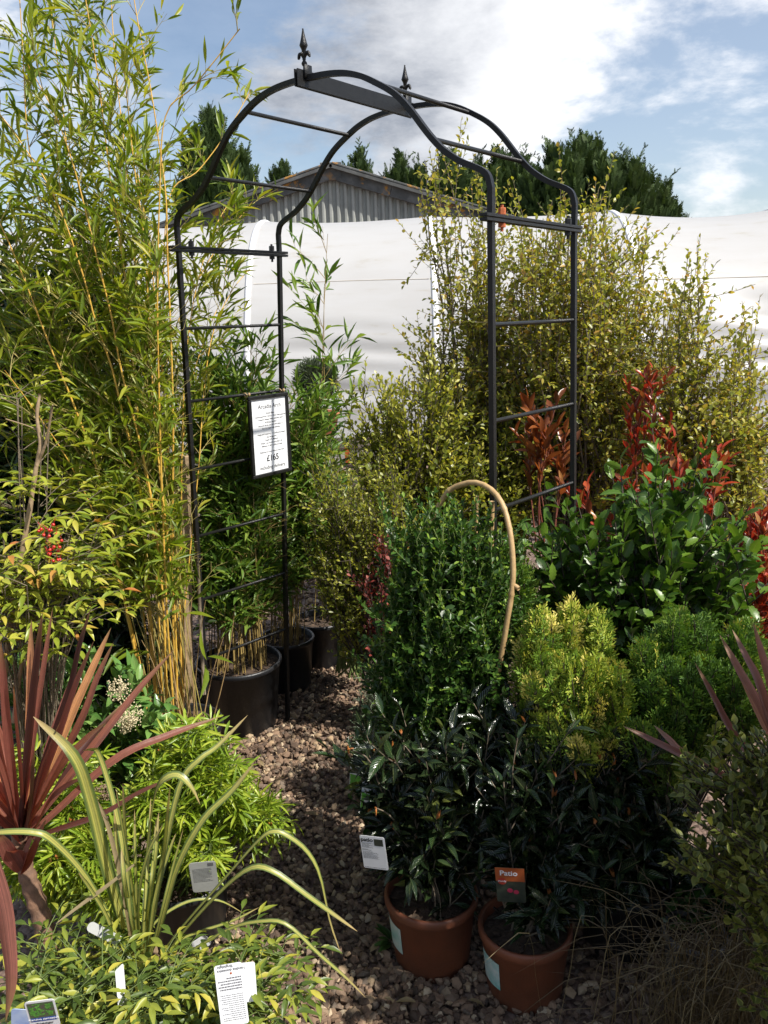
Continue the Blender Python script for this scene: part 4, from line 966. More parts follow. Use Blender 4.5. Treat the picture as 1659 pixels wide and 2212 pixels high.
# golden conifers
T_scale = [mini(.8, .9, .5, .1), mini(.7, 1., .3, .25)]
def dwarf_conifer(label, blobs, base, Mx, seed, YEL=.27):
    root = empty('dwarf_conifer', (base[0], base[1], 0), label, 'conifer', 'dwarf golden conifers')
    F = Leaf(); S = MB()
    for bb in blobs:
        tips = in_blob(bb, int(bb[6] * 1.6), .5); ctr = at(bb[0], bb[1] + bb[4] * .6, bb[2])
        for tip in tips:
            o = tip - ctr; o /= np.linalg.norm(o) + 1e-6
            d = o * .6 + UPV * .75 + rdir()[0] * .25; d /= np.linalg.norm(d); l = rng.uniform(.08, .15)
            e = bez(tip - d * l, tip - d * l * .45, tip + o * .012 - UPV * .004, 5); S.tube(e, np.linspace(.002, .0008, 5), 4, cap=False)
            nn = o + rdir()[0] * .7; side = np.cross(d, nn); side /= np.linalg.norm(side); nn = np.cross(side, d)
            pt = rng.uniform(0, .62) + (.38 if rng.random() < YEL else 0)
            m_ = 13; k_ = 7
            s_ = np.linspace(.12, .97, m_); P0 = np.stack([np.interp(s_, np.linspace(0, 1, 5), e[:, q]) for q in range(3)], 1)
            sg = np.where(np.arange(m_) % 2 == 0, 1., -1.)[:, None]
            d1 = d * .75 + side * sg * .7 + nn * rng.normal(0, .25, (m_, 1)); d1 /= np.linalg.norm(d1, axis=1)[:, None]
            l1 = (l * .42 * (1.05 - .65 * s_))[:, None]
            for q in range(k_):
                f = (q + .6) / k_; Pq = P0 + d1 * l1 * f - UPV * (l1 * .12 * f * f)
                sg2 = 1. if q % 2 == 0 else -1.
                Dq = d1 * .8 + np.cross(d1, nn) * sg2 * (.65 if q < k_ - 1 else 0.) + rng.normal(0, .1, (m_, 3))
                F.add(Pq, Dq, nn + rng.normal(0, .25, (m_, 3)), rng.uniform(.010, .016, m_), .0042, pt + .22 * f + rng.normal(0, .05, m_))
            F.add(e[-3:], e[-3:] - e[-4:-1], np.repeat(nn[None], 3, 0), .016, .004, pt + .3)
        for tip in tips[::3]:
            p = bez(np.array([base[0], base[1], .1]), np.array([base[0], base[1], .1]) + (tip - np.array([base[0], base[1], .1])) * np.array([.3, .3, .6]), tip, 6); S.tube(p, np.linspace(.005, .0015, 6), 4, cap=False)
    F.build('foliage', Mx, root, T_scale); S.build('stems', M_bark, root, True)
b = at(1210, 1720, 1.98); dwarf_conifer('bushy golden conifer with yellow tips between the hoop and the second conifer', [(1170, 1390, 2.0, 40, 75, .07, 60), (1230, 1370, 2.02, 32, 70, .06, 46), (1285, 1400, 2.0, 30, 85, .07, 50), (1150, 1440, 2.02, 36, 85, .06, 50), (1230, 1480, 1.93, 110, 80, .12, 110), (1330, 1500, 1.93, 35, 70, .07, 40), (1190, 1540, 1.94, 68, 80, .1, 64), (1260, 1590, 1.9, 110, 60, .12, 70)], (b[0], 2.05), M_cham, 1)
b = at(1470, 1760, 1.95); dwarf_conifer('greener dwarf conifer with a few yellow tips right of the bushy golden one', [(1460, 1390, 2.0, 42, 75, .07, 60), (1520, 1400, 2.0, 40, 70, .07, 50), (1600, 1420, 1.98, 45, 85, .08, 60), (1400, 1460, 1.96, 40, 80, .08, 50), (1490, 1500, 1.93, 110, 80, .12, 120), (1590, 1510, 1.93, 80, 80, .1, 80), (1440, 1600, 1.9, 130, 70, .14, 120)], (b[0], 2.02), M_cham2, 2, .07)
b = at(1140, 1420, 2.3); dwarf_conifer('slim upright conifer tip beside the hoop with yellow flecks', [(1125, 1260, 2.3, 25, 50, .06, 34), (1140, 1340, 2.3, 45, 60, .08, 50)], (b[0], 2.3), M_cham2, 3, .12)

# ------------------------------------------------------------------ glossy dark shrubs in terracotta pots
def bud(m, p, d, s):
    for k in range(3):
        q = d + rdir()[0] * .25; q /= np.linalg.norm(q); m.tube([p, p + q * s * .5, p + q * s], [s * .10, s * .13, s * .02], 5)
def dark_shrub(label, c, r, h, blobs, pm, budm, group='glossy shrubs in terracotta pots', extra=(), sticker=None):
    root = empty('potted_shrub', (c[0], c[1], 0), label, 'potted shrub', group); bp = [np.array([c[0] + dx, c[1] + dy, h * .84]) for dx, dy in ((0, 0), (.02, .01), (-.02, .015))]
    if pm is not None: pot(root, (c[0], c[1], 0), r, h, pm, .84, fill=.86, lipw=.03)
    F = Leaf(); S = MB(); B = MB(); base = np.array([c[0], c[1], h * .84])
    kw = pk(ang=64, arr='alt', up=.05, jit=.3, t=(.0, 1.), small=.3, nup=.9)
    for b in blobs:
        tips = in_blob(b, b[6])
        shrub(F, S, base, tips, (.082, .0225, .018, kw), twigs=2, tlen=.13, r0=.0030, r1=.0016, br=.012, t0=.3, lean=.5, cz=.45, lstart=.3, base_pts=bp)
        for tip in tips:
            if rng.random() < .4: B_ = MB(); bud(B_, tip, UPV + rdir()[0] * .4, rng.uniform(.018, .032)); B_.build('bud', budm, root, True)
    for pts in extra:
        p = smooth_path([at(*q) for q in pts], 14); S.tube(p, np.linspace(.003, .0014, 14), 5); leaves_on(F, p, .066, .018, .017, start=.4, **kw); B_ = MB(); bud(B_, p[-1], p[-1] - p[-2] + UPV * .01, .02); B_.build('bud', budm, root, True)
    F.build('foliage', M_cri, root, T_oval); S.build('stems', M_barkg, root, True)
    if sticker is not None:
        # wrap-around price sticker on the pot side
        m = MB(); a0, a1, z0, z1 = sticker; n = 8; rb = r * .84
        rad = lambda z: rb + (r - rb) * .88 * (z / (h - .03)) + .0012
        q = [np.array([c[0] + rad(z) * math.cos(a), c[1] + rad(z) * math.sin(a), z]) for z in (z0, z1) for a in np.radians(np.linspace(a0, a1, n))]
        m.add(q, [(j, j + 1, n + j + 1, n + j) for j in range(n - 1)]); m.build('sticker', M_sticker, root)
    return root
M_sticker = mat('teal_sticker', (.20, .48, .42), (.62, .66, .62), 25, .5)
g1 = at(930, 2098, 1.0); 
cA = (.098, 1.905)
rA = dark_shrub('dark glossy shrub in the front left terracotta pot, orange buds, white tag at its side', cA, .118, .205,
    [(890, 1640, 1.95, 140, 85, .12, 38), (850, 1760, 1.92, 90, 80, .1, 12), (960, 1770, 1.90, 110, 90, .12, 20), (1000, 1620, 1.98, 90, 70, .1, 18), (930, 1850, 1.88, 80, 50, .08, 6)], M_terra, M_bud,
    extra=[[(915, 1900, 1.93), (870, 1800, 1.86), (840, 1760, 1.82), (812, 1745, 1.80)], [(900, 1850, 1.95), (830, 1720, 1.88), (795, 1640, 1.85), (752, 1618, 1.83)], [(900, 1850, 1.97), (835, 1700, 1.95), (808, 1620, 1.95)]], sticker=(188, 222, .07, .15))
cB = (.327, 1.79)
rB = dark_shrub('dark glossy shrub in the right terracotta pot, orange picture tag hanging at its front', cB, .112, .195,
    [(1150, 1620, 1.92, 120, 80, .12, 30), (1120, 1740, 1.85, 100, 90, .1, 20), (1210, 1760, 1.85, 110, 110, .12, 22), (1150, 1850, 1.80, 80, 50, .08, 8), (1190, 1960, 1.74, 60, 50, .06, 6), (1230, 1890, 1.78, 60, 70, .06, 8)], M_terra, M_bud, sticker=(188, 225, .06, .14))
cC = (.62, 1.95)
rC = dark_shrub('dark shrub with longer dull leaves between the right terracotta pot and the edge shrub', cC, .12, .2,
    [(1310, 1690, 1.9, 100, 80, .12, 22), (1330, 1800, 1.85, 110, 90, .12, 22), (1400, 1720, 1.95, 70, 70, .1, 12), (1420, 1860, 1.85, 80, 70, .1, 10), (1290, 1920, 1.8, 80, 50, .1, 8)], M_blackpot, M_bud)
# hanging flower buds on long stalks
m = MB()
for x0, y0, x1, y1 in ((925, 1888, 940, 1972), (935, 1890, 952, 1985)):
    p = smooth_path([at(x0, y0, 1.84), at((x0 + x1) / 2 + 6, (y0 + y1) / 2, 1.83), at(x1, y1, 1.83)], 8); m.tube(p, .0013, 5); m.lathe(p[-1] - UPV * .012, [(0, 0), (.0035, .003), (.0045, .008), (.0025, .014), (0, .015)], 8)
m.build('flower_bud', M_barkg, rA, True)
# leafless euphorbia-like fine plant beside the climber foot
b = at(795, 1640, 2.6)
plant('fine_leaved_plant', 'grey green plant with narrow drooping leaves at the left foot of the climber', 'plant', (b[0], 2.6, .0), [(800, 1500, 2.6, 40, 60, .08, 12), (820, 1570, 2.55, 50, 60, .08, 10)], (.05, .006, .008, pk(ang=70, up=-.2, t=(0, .7))), M_ros, M_bark, T_thin, twigs=2, tlen=.08, r0=.003)
b = at(800, 1720, 2.25)
plant('low_shrub', 'dark low green shrub in shade at the path edge under the climber', 'shrub', (b[0] + .06, 2.28, .0), [(840, 1600, 2.25, 90, 80, .1, 26), (800, 1680, 2.2, 50, 60, .08, 12), (900, 1620, 2.2, 100, 80, .1, 16)], (.04, .02, .016, pk(t=(0, .5))), M_hol, M_bark, T_mini, twigs=4, tlen=.1, r0=.004)

# laurel added out of view on the right to shade the front right corner
root = empty('added_shade_laurel', (1.50, 1.18, 0), 'tall dark green laurel added unseen past the right edge to shade the front right corner', 'laurel')
F = Leaf(); S = MB()
for _ in range(190):
    d = rdir()[0] * np.array([.40, .55, .9]); tip = np.array([1.50, 1.10, 1.28]) + d * rng.uniform(.6, 1.) ** .5
    shrub(F, S, np.array([1.50, 1.18, 0]), [tip], (.10, .042, .03, pk(ang=60, t=(0, .8))), twigs=4, tlen=.22, r0=.008, r1=.002, br=.05, t0=.4)
F.build('foliage', M_hol, root, T_oval); S.build('stems', M_bark, root, True)

root = empty('added_shade_laurel', (1.15, .15, 0), 'second tall laurel added unseen behind and right of the viewpoint to cut sky light', 'laurel')  # second laurel put in out of view to reduce ambient light on the foreground
F = Leaf(); S = MB()
for _ in range(190):
    d = rdir()[0] * np.array([.50, .60, 1.0]); tip = np.array([1.15, .15, 1.3]) + d * rng.uniform(.6, 1.) ** .5
    shrub(F, S, np.array([1.15, .15, 0]), [tip], (.10, .042, .03, pk(ang=60, t=(0, .8))), twigs=4, tlen=.22, r0=.008, r1=.002, br=.05, t0=.4)
F.build('foliage', M_hol, root, T_oval); S.build('stems', M_bark, root, True)
# fallen leaves and a weed on the path
def fallen(x, y, L, k):
    a = rng.uniform(0, 6.28); F = Leaf(); z = .034
    F.add(np.array([[x, y, z]]), np.array([[math.cos(a), math.sin(a), rng.uniform(-.1, .2)]]), UPV + rdir()[0] * .3, L, L * .38, k)
    o = F.build('fallen_leaf', M_dead, None, T_nand); return tag(o, 'dry curled leaf lying on the gravel path', 'leaf', 'dry leaves fallen on the gravel')
for px, py in ((655, 1560), (700, 1530), (760, 1640), (600, 1700), (690, 1780), (640, 1850), (720, 1920), (590, 1990), (800, 2080), (760, 2150), (690, 2120), (830, 2180), (640, 2060), (780, 1540), (560, 1660), (900, 2190), (1010, 2185)):
    r_ = ray(px, py); t_ = -CAMH / r_[2]; fallen(r_[0] * t_, r_[1] * t_, rng.uniform(.025, .055), rng.uniform(0, 1))
r_ = ray(850, 2050); t_ = -CAMH / r_[2]; wx, wy = r_[0] * t_, r_[1] * t_
wd = empty('weed', (wx, wy, 0), 'small green weed growing in the gravel left of the front terracotta pot', 'weed'); F = Leaf()
for _ in range(16):
    a = rng.uniform(0, 6.28); d = np.array([math.cos(a), math.sin(a), rng.uniform(.2, .8)]); F.add(np.array([[wx, wy, .02]]) + d * .01, d[None], UPV + rdir()[0] * .3, rng.uniform(.03, .06), rng.uniform(.012, .02), rng.uniform(0, .7))
F.build('foliage', M_back, wd, T_oval)
# ------------------------------------------------------------------ right edge: variegated shrub, cordyline, sedge, grey pot
b = at(1640, 2190, 1.5)
plant('variegated_shrub', 'cream edged small leaved shrub filling the right edge of the foreground', 'shrub', (1.06, 1.42, .1),
      [(1590, 1640, 1.42, 90, 90, .1, 26), (1560, 1790, 1.35, 100, 90, .1, 28), (1630, 1900, 1.3, 70, 110, .1, 18), (1480, 1680, 1.45, 60, 60, .08, 10), (1640, 2080, 1.25, 45, 90, .08, 10), (1480, 1860, 1.36, 50, 30, .06, 5), (1640, 1700, 1.4, 70, 130, .1, 18)],
      (.025, .0135, .0125, pk(ang=58, t=(0, 1.), small=.2, jit=.35)), M_var, M_bark, T_oval, twigs=4, tlen=.09, r0=.005, r1=.0012, br=.03, t0=.5, lean=.35, lstart=.55)

def strap(F_, pts, w, prof=None, n=18, fold=.25, side=None, t=.5, tw=0.):
    "one long strap leaf along world points; F_ collects (V, quads, uv, t)"
    p = smooth_path(pts, n); T = np.gradient(p, axis=0); T /= np.linalg.norm(T, axis=1)[:, None]
    s = np.linspace(0, 1, n)
    W = w * np.interp(s, [0, .12, .45, .8, .95, 1] if prof is None else prof[0], [.55, .75, 1, .72, .28, .02] if prof is None else prof[1])
    if side is None:
        side = np.cross(T.mean(0), UPV + np.array([0, -.6, 0])); 
    side = np.asarray(side, float); side = side / np.linalg.norm(side)
    V = []; UV = []
    for i in range(n):
        X = side - T[i] * (side @ T[i]); X /= np.linalg.norm(X); Z = np.cross(X, T[i])
        a = tw * s[i]; X, Z = X * math.cos(a) + Z * math.sin(a), Z * math.cos(a) - X * math.sin(a)
        for j, u in enumerate((-1, -.5, 0, .5, 1)):
            V.append(p[i] + X * u * W[i] / 2 + Z * abs(u) * fold * W[i] / 2); UV.append((j / 4, s[i]))
    F_.append((np.array(V), n, np.array(UV), t))
def build_straps(F_, name, mtl, parent):
    VV, QQ, UU, TT = [], [], [], []; off = 0
    for V, n, UV, t in F_:
        i = (np.arange(n - 1)[:, None] * 5 + np.arange(4)[None]).ravel() + off
        QQ.append(np.stack([i, i + 1, i + 6, i + 5], 1)); VV.append(V); UU.append(UV); TT.append(np.full(len(V), t)); off += len(V)
    return link(name, mesh_np(name, np.concatenate(VV), [np.concatenate(QQ)], np.concatenate(UU), np.concatenate(TT)), mtl, parent)

# red cordyline at the left
cb = at(45, 1790, 1.72)
cor = empty('cordyline', (cb[0] + .02, 1.7, 0), 'red bronze cordyline with sword leaves on a short ringed trunk at the left edge', 'cordyline', 'cordylines')
m = MB(); tp = smooth_path([at(110, 2080, 1.66), at(92, 1990, 1.68), at(62, 1900, 1.70), at(44, 1840, 1.72), at(42, 1800, 1.72)], 40)
m.tube(tp, .018 + .0022 * np.sin(np.linspace(0, 75, 40)) + np.linspace(.006, -.002, 40), 14); m.build('trunk', mat('ringed_trunk', (.24, .13, .075), (.10, .06, .04), 30, .8, .8, bscale=90), cor, True)
SF = []
def cl_leaf(tip, Yt, w, via=None, Yv=None, t=None, base=(48, 1800), tw=0., fold=.35):
    b = at(base[0] + rng.uniform(-14, 14), base[1] + rng.uniform(-20, 30), 1.72 + rng.uniform(-.02, .02)); e = at(*tip, Yt)
    mid = at(*via, Yv if Yv else (1.72 + Yt) / 2) if via is not None else (b + e) / 2 + UPV * .015 + (rdir()[0] * .01)
    strap(SF, [b, b * .6 + mid * .4, mid, mid * .45 + e * .55 if via is None else (mid + e) / 2 + UPV * .006, e], w * .72, t=rng.uniform(.1, .8) if t is None else t, fold=fold, tw=tw + rng.uniform(-.25, .25))
for a in (((68, 1338), 1.85, .036, None, None, .9), ((92, 1322), 1.62, .034, None, None, .1), ((114, 1312), 1.78, .022, None, None, .6), ((197, 1312), 1.66, .032, (150, 1500), 1.68, .05), ((203, 1384), 1.6, .040, (130, 1590), 1.65, .5),
          ((240, 1356), 1.95, .034, None, None, .95), ((245, 1388), 1.72, .028, (175, 1560), 1.7, .7), ((378, 1402), 1.85, .036, (215, 1600), 1.75, .75), ((476, 1548), 1.9, .030, (250, 1640), 1.78, .6), ((384, 1676), 1.62, .022, (220, 1760), 1.64, .35),
          ((165, 1440), 1.9, .03, None, None, .4), ((2, 1384), 1.7, .034, None, None, .5), ((-40, 1360), 1.6, .034, None, None, .3), ((30, 1480), 1.55, .038, None, None, .2), ((265, 1520), 1.95, .026, (165, 1640), 1.8, .1), ((130, 1560), 1.55, .034, None, None, .15),
          ((230, 1560), 1.6, .032, (140, 1650), 1.64, .8), ((-120, 1500), 1.7, .036, None, None, .5), ((-150, 1650), 1.6, .036, None, None, .4), ((-60, 1430), 1.9, .03, None, None, .6), ((180, 1680), 1.56, .032, (110, 1730), 1.62, .35), ((-30, 1560), 1.5, .038, None, None, .55), ((75, 1620), 1.5, .036, None, None, .05)):
    cl_leaf(*a)
for _ in range(8):
    a = rng.uniform(1.9, 4.6); e = cb + np.array([math.cos(a) * .35, math.sin(a) * .3, rng.uniform(.1, .5)]); strap(SF, [cb, cb * .5 + e * .5 + UPV * .06, e], .034, t=rng.uniform(0, 1))
for x, y in ((20, 1900), (70, 1870), (100, 1830), (0, 1860)):   # short collar leaves round the neck
    b = at(48, 1850, 1.70); strap(SF, [at(46, 1880, 1.69), at((46 + x) / 2, 1845, 1.66), at(x, y - 60, 1.64)], .04, t=.45)
build_straps(SF, 'leaves', M_cord, cor)
SF = []
strap(SF, [at(-150, 1690, 1.30), at(-110, 1740, 1.24), at(-45, 1830, 1.17), at(-6, 1930, 1.12), at(12, 2030, 1.08), at(20, 2120, 1.05), at(12, 2205, 1.03)], .040, t=.62, fold=.3, side=(1, -.5, .1), n=24, prof=([0, .3, .6, .85, 1], [.7, 1, .95, .6, .05]))
o = build_straps(SF, 'drooping_leaf', M_cord, cor); o['label'] = 'big drooping leaf at the left edge'

# pink cordyline at the right edge
pb = at(1720, 1760, 1.62)
corp = empty('cordyline', (pb[0], 1.62, 0), 'pink brown cordyline reaching in from the right edge over the golden conifers', 'cordyline', 'cordylines')
m = MB(); m.tube([(pb[0] + .02, 1.62, 0), (pb[0], 1.62, pb[2] * .5), pb], .02, 10); m.build('trunk', M_barkg, corp, True)
SF = []
for tip, via, w, Yt in (((1500, 1430), (1580, 1580), .034, 1.75), ((1555, 1372), (1640, 1530), .04, 1.8), ((1582, 1360), (1640, 1480), .036, 1.85), ((1627, 1345), (1670, 1500), .034, 1.8), ((1345, 1568), (1460, 1625), .03, 1.7), ((1412, 1566), (1480, 1630), .028, 1.75), ((1700, 1350), (1720, 1500), .04, 1.7), ((1600, 1470), (1660, 1600), .03, 1.5), ((1800, 1500), (1760, 1600), .04, 1.6)):
    e = at(*tip, Yt); v = at(*via, (Yt + 1.62) / 2); strap(SF, [pb, (pb + v) / 2, v, (v + e) / 2, e], w * .62, t=rng.uniform(0, .9), fold=.35, tw=rng.uniform(-.4, .4))
build_straps(SF, 'leaves', M_cordp, corp)

b = at(1520, 2060, 1.95)  # dark shrub put in to cover a pale sunlit patch of ground
plant('low_shrub', 'very dark low shrub added to darken ground behind the brown grass at the lower right', 'shrub', (1.0, 2.0, 0), [(1470, 1880, 1.95, 90, 70, .1, 16), (1590, 1900, 1.9, 90, 90, .1, 18), (1500, 1980, 1.85, 110, 50, .1, 16), (1630, 2010, 1.8, 60, 70, .08, 12)], (.045, .022, .018, pk(t=(0, .4))), M_hol, M_bark, T_mini, twigs=4, tlen=.1, r0=.004)
# brown sedge and the grey pot
gp = (.76, 1.80)
r_ = empty('grey_pot', (gp[0], gp[1], 0), 'small grey plastic pot half hidden in brown grass at the lower right', 'pot')
pot(r_, (gp[0], gp[1], 0), .075, .15, mat('grey_plastic_pot', (.10, .10, .105), (.14, .14, .145), 20, .38), .8)
sb = at(1500, 2200, 1.52)
sed = empty('sedge_clump', (.78, 1.50, 0), 'wispy brown sedge grass arching over the grey pot at the lower right', 'grass')
SF = []
for _ in range(900):
    b = np.array([.80 + rng.normal(0, .15), 1.55 + rng.normal(0, .09), .0]); a = rng.uniform(0, 6.28); r = rng.uniform(.05, .34) * (1.2 if math.cos(a) < 0 else .8); h = rng.uniform(.18, .46)
    e = b + np.array([math.cos(a) * r, math.sin(a) * r * .7, h * rng.uniform(.35, .95)]); mdl = b + np.array([math.cos(a) * r * .35, math.sin(a) * r * .25, h * .8])
    strap(SF, [b, (b + mdl) / 2 + UPV * .01, mdl, e], rng.uniform(.0014, .0030), n=9, t=rng.uniform(0, 1) ** 1.4, fold=.3)
build_straps(SF, 'blades', M_sedge, sed)

# ------------------------------------------------------------------ left foreground
# phormium
pc = at(300, 2080, 1.6)
phm = empty('phormium', (pc[0], 1.6, 0), 'yellow striped phormium with arching strap leaves over the gravel at lower left', 'phormium')
pot(phm, (pc[0], 1.62, 0), .1, .16, M_blackpot)
SF = []
def pl(pts, w, Ys=None, t=None, **k):
    n = len(pts); Ys = Ys or [1.6] * n
    strap(SF, [at(x, y, Y) for (x, y), Y in zip(pts, Ys)], w * .68, n=26, t=rng.uniform(.2, .9) if t is None else t, **k)
pr2 = ([0, .1, .5, .8, .95, 1], [.6, .85, 1, .85, .4, .03])
pl([(290, 2080), (262, 1980), (230, 1870), (196, 1730), (158, 1630), (72, 1548)], .040, [1.6, 1.59, 1.58, 1.56, 1.55, 1.58], prof=pr2)
pl([(298, 2080), (284, 1990), (268, 1850), (245, 1730), (214, 1630), (196, 1618), (178, 1622)], .019, [1.62, 1.63, 1.66, 1.7, 1.72, 1.7, 1.68], prof=pr2)
pl([(285, 2085), (245, 2000), (182, 1890), (112, 1815), (70, 1798), (0, 1798), (-50, 1806)], .022, [1.6, 1.58, 1.54, 1.5, 1.49, 1.48, 1.48], prof=pr2)
pl([(305, 2080), (312, 1960), (318, 1840), (334, 1730), (350, 1688), (382, 1674), (412, 1700), (432, 1738)], .028, [1.6, 1.59, 1.58, 1.56, 1.55, 1.55, 1.54, 1.53], prof=pr2)
pl([(310, 2080), (335, 1960), (358, 1830), (392, 1690), (432, 1640), (470, 1612), (535, 1545)], .024, [1.62, 1.64, 1.66, 1.7, 1.72, 1.75, 1.8], prof=pr2)
pl([(315, 2085), (350, 1990), (385, 1870), (440, 1770), (500, 1710), (548, 1650)], .026, [1.6, 1.6, 1.62, 1.64, 1.66, 1.68], prof=pr2, t=.1)
pl([(330, 2090), (380, 2020), (480, 1905), (560, 1815), (592, 1796), (622, 1806), (662, 1838), (690, 1890), (712, 1990), (737, 2062)], .018, [1.6, 1.6, 1.6, 1.6, 1.6, 1.6, 1.6, 1.59, 1.58, 1.57], prof=pr2)
pl([(335, 2095), (400, 2010), (475, 1928), (540, 1876), (590, 1882), (660, 1932), (720, 1975), (772, 2012)], .020, [1.58, 1.57, 1.56, 1.54, 1.53, 1.52, 1.52, 1.52], prof=pr2, t=.9)
pl([(335, 2100), (420, 2050), (500, 2005), (565, 1990), (620, 1997), (690, 2062), (745, 2110), (790, 2155)], .013, [1.56, 1.54, 1.52, 1.5, 1.49, 1.48, 1.48, 1.48], prof=pr2)
pl([(300, 2085), (290, 1950), (272, 1830), (250, 1700)], .012, [1.6, 1.58, 1.56, 1.55], t=0.)
pl([(270, 2100), (235, 1990), (195, 1920), (170, 1885)], .013, [1.56, 1.54, 1.52, 1.5], prof=pr2)
pl([(340, 2090), (390, 2030), (500, 1990), (560, 1960)], .011, [1.6, 1.62, 1.64, 1.66])
pl([(312, 2080), (340, 1930), (362, 1850), (380, 1800)], .016, [1.62, 1.65, 1.68, 1.7]); pl([(306, 2080), (300, 1950), (318, 1850), (352, 1780)], .014, [1.58, 1.55, 1.54, 1.54])
pl([(322, 2085), (352, 1960), (372, 1880), (396, 1790)], .012, [1.58, 1.58, 1.6, 1.62]); pl([(280, 2085), (262, 1960), (238, 1850), (215, 1760)], .014, [1.62, 1.66, 1.7, 1.72])
pl([(300, 2085), (330, 2000), (400, 1950), (470, 1945), (530, 1975)], .012, [1.63, 1.66, 1.7, 1.72, 1.74])
for _ in range(9):
    x = rng.uniform(235, 410); y = rng.uniform(1690, 1860); pl([(rng.uniform(280, 330), 2085), (300 + (x - 300) * .45, 1980 + rng.uniform(-20, 20)), (300 + (x - 300) * .8, (1980 + y) / 2), (x, y)], rng.uniform(.011, .02), [1.6, 1.6 + rng.normal(0, .03), 1.6 + rng.normal(0, .06), 1.6 + rng.normal(0, .1)], prof=pr2)
build_straps(SF, 'leaves', M_phor, phm)
SF = []; pl([(290, 1868), (230, 1915), (175, 1955), (120, 1996)], .014, [1.54, 1.53, 1.52, 1.5], t=.8); pl([(288, 2085), (280, 2000), (262, 1900), (232, 1780), (205, 1720)], .017, [1.58, 1.57, 1.56, 1.57, 1.58], t=.5)
o = build_straps(SF, 'dry_leaf', M_dead, phm); o['label'] = 'dry beige fallen leaves'

# choisya with narrow leaflets in stars
def choisya(label, base, blobs, L=.056, W=.0072, potc=None):
    root = empty('choisya', (base[0], base[1], 0), label, 'choisya', 'choisyas with starry leaves')
    if potc: pot(root, potc, .13, .2, M_blackpot)
    F = Leaf(); S = MB(); B = MB()
    for b in blobs:
        for tip in in_blob(b, b[6]):
            bb = np.array(base) + np.append(rng.normal(0, .04, 2), 0); p = bez(bb, bb + (tip - bb) * np.array([.45, .45, .6]), tip, 9); S.tube(p, np.linspace(.0032, .0012, 9), 5, cap=False)
            d0 = p[-1] - p[-2]; d0 /= np.linalg.norm(d0)
            for s, k in ((1., 4), (.93, 3), (.85, 3), (.76, 2)):
                q = np.array([np.interp(s, np.linspace(0, 1, 9), p[:, j]) for j in range(3)])
                for _ in range(k):
                    o = d0 * .5 + rdir()[0] * .8 + UPV * .25; o /= np.linalg.norm(o); c = q + o * rng.uniform(.015, .035); S.tube([q, (q + c) / 2, c], .0008, 3, cap=False)
                    n = rng.integers(3, 6); sd = np.cross(o, UPV + rdir()[0] * .3); sd /= np.linalg.norm(sd); f = np.linspace(-1.25, 1.25, n)
                    D = np.cos(f)[:, None] * o + np.sin(f)[:, None] * sd + UPV * -.12 + rng.normal(0, .1, (n, 3)); N = np.cross(sd, o); N = N if N[2] > 0 else -N
                    F.add(np.repeat(c[None], n, 0), D, np.repeat((N + rdir()[0] * .25)[None], n, 0), L * rng.uniform(.7, 1.1, n), W * rng.uniform(.8, 1.15), rng.uniform(0, 1, n))
            if rng.random() < .12:
                B = MB()
                for _ in range(5): B.lathe(tip + UPV * .008 + rdir()[0] * .005, [(0, -.004), (.0035, 0), (0, .005)], 6)
                B.build('bud', M_bud, root, True)
    F.build('foliage', M_choi, root, T_thin); S.build('stems', M_greenstem, root, True)
b = at(400, 2010, 2.0)
choisya('lime starry leaved shrub in a black pot left of the gravel path', (b[0], 2.02, .17), [(450, 1640, 2.05, 95, 70, .1, 15), (400, 1710, 2.0, 120, 90, .12, 18), (490, 1730, 2.0, 65, 80, .1, 11), (370, 1640, 2.1, 50, 40, .08, 6), (565, 1770, 2.0, 50, 50, .06, 8), (330, 1780, 1.95, 90, 60, .1, 12), (440, 1850, 1.9, 50, 50, .06, 5)], potc=(b[0], 2.02, 0))
b = at(150, 2000, 2.0)
choisya('lime starry leaved shrub behind the red cordyline and the phormium leaves', (b[0], 2.0, .12), [(150, 1760, 2.0, 90, 80, .1, 14), (120, 1880, 1.9, 100, 80, .1, 20), (220, 1880, 1.9, 90, 80, .1, 18), (60, 1670, 2.05, 80, 50, .1, 7), (180, 1660, 2.1, 50, 40, .08, 4), (280, 1940, 1.85, 70, 50, .08, 10)])

b = at(200, 1500, 3.0)
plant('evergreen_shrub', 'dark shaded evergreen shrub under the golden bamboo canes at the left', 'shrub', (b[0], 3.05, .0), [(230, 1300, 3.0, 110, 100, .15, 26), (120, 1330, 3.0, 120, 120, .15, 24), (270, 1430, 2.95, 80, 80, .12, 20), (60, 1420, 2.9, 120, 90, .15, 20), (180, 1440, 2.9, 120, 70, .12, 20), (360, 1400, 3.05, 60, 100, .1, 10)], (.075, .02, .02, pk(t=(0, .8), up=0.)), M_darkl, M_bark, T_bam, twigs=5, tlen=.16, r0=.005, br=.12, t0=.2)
# skimmia with cream flower heads
b = at(200, 1960, 2.35)
ski = empty('skimmia', (b[0], 2.4, 0), 'dark glossy skimmia with rounded cream flower heads behind the red cordyline', 'skimmia')
F = Leaf(); S = MB(); base = np.array([b[0], 2.4, .12])
for bb in ((200, 1480, 2.35, 150, 70, .12, 40), (340, 1590, 2.25, 70, 80, .1, 24), (240, 1600, 2.25, 130, 80, .1, 34), (60, 1450, 2.4, 90, 60, .1, 20), (180, 1730, 2.2, 160, 80, .12, 22), (320, 1730, 2.15, 70, 70, .1, 10), (20, 1600, 2.3, 80, 100, .1, 12)):
    for tip in in_blob(bb, bb[6]):
        p = bez(base, base + (tip - base) * np.array([.4, .4, .6]), tip, 8); S.tube(p, np.linspace(.004, .0018, 8), 5, cap=False)
        leaves_on(F, p, .068, .027, .012, ang=72, start=.78, arr='alt', up=.12, jit=.2, t=(0, 1.), small=.15, nup=1.1)
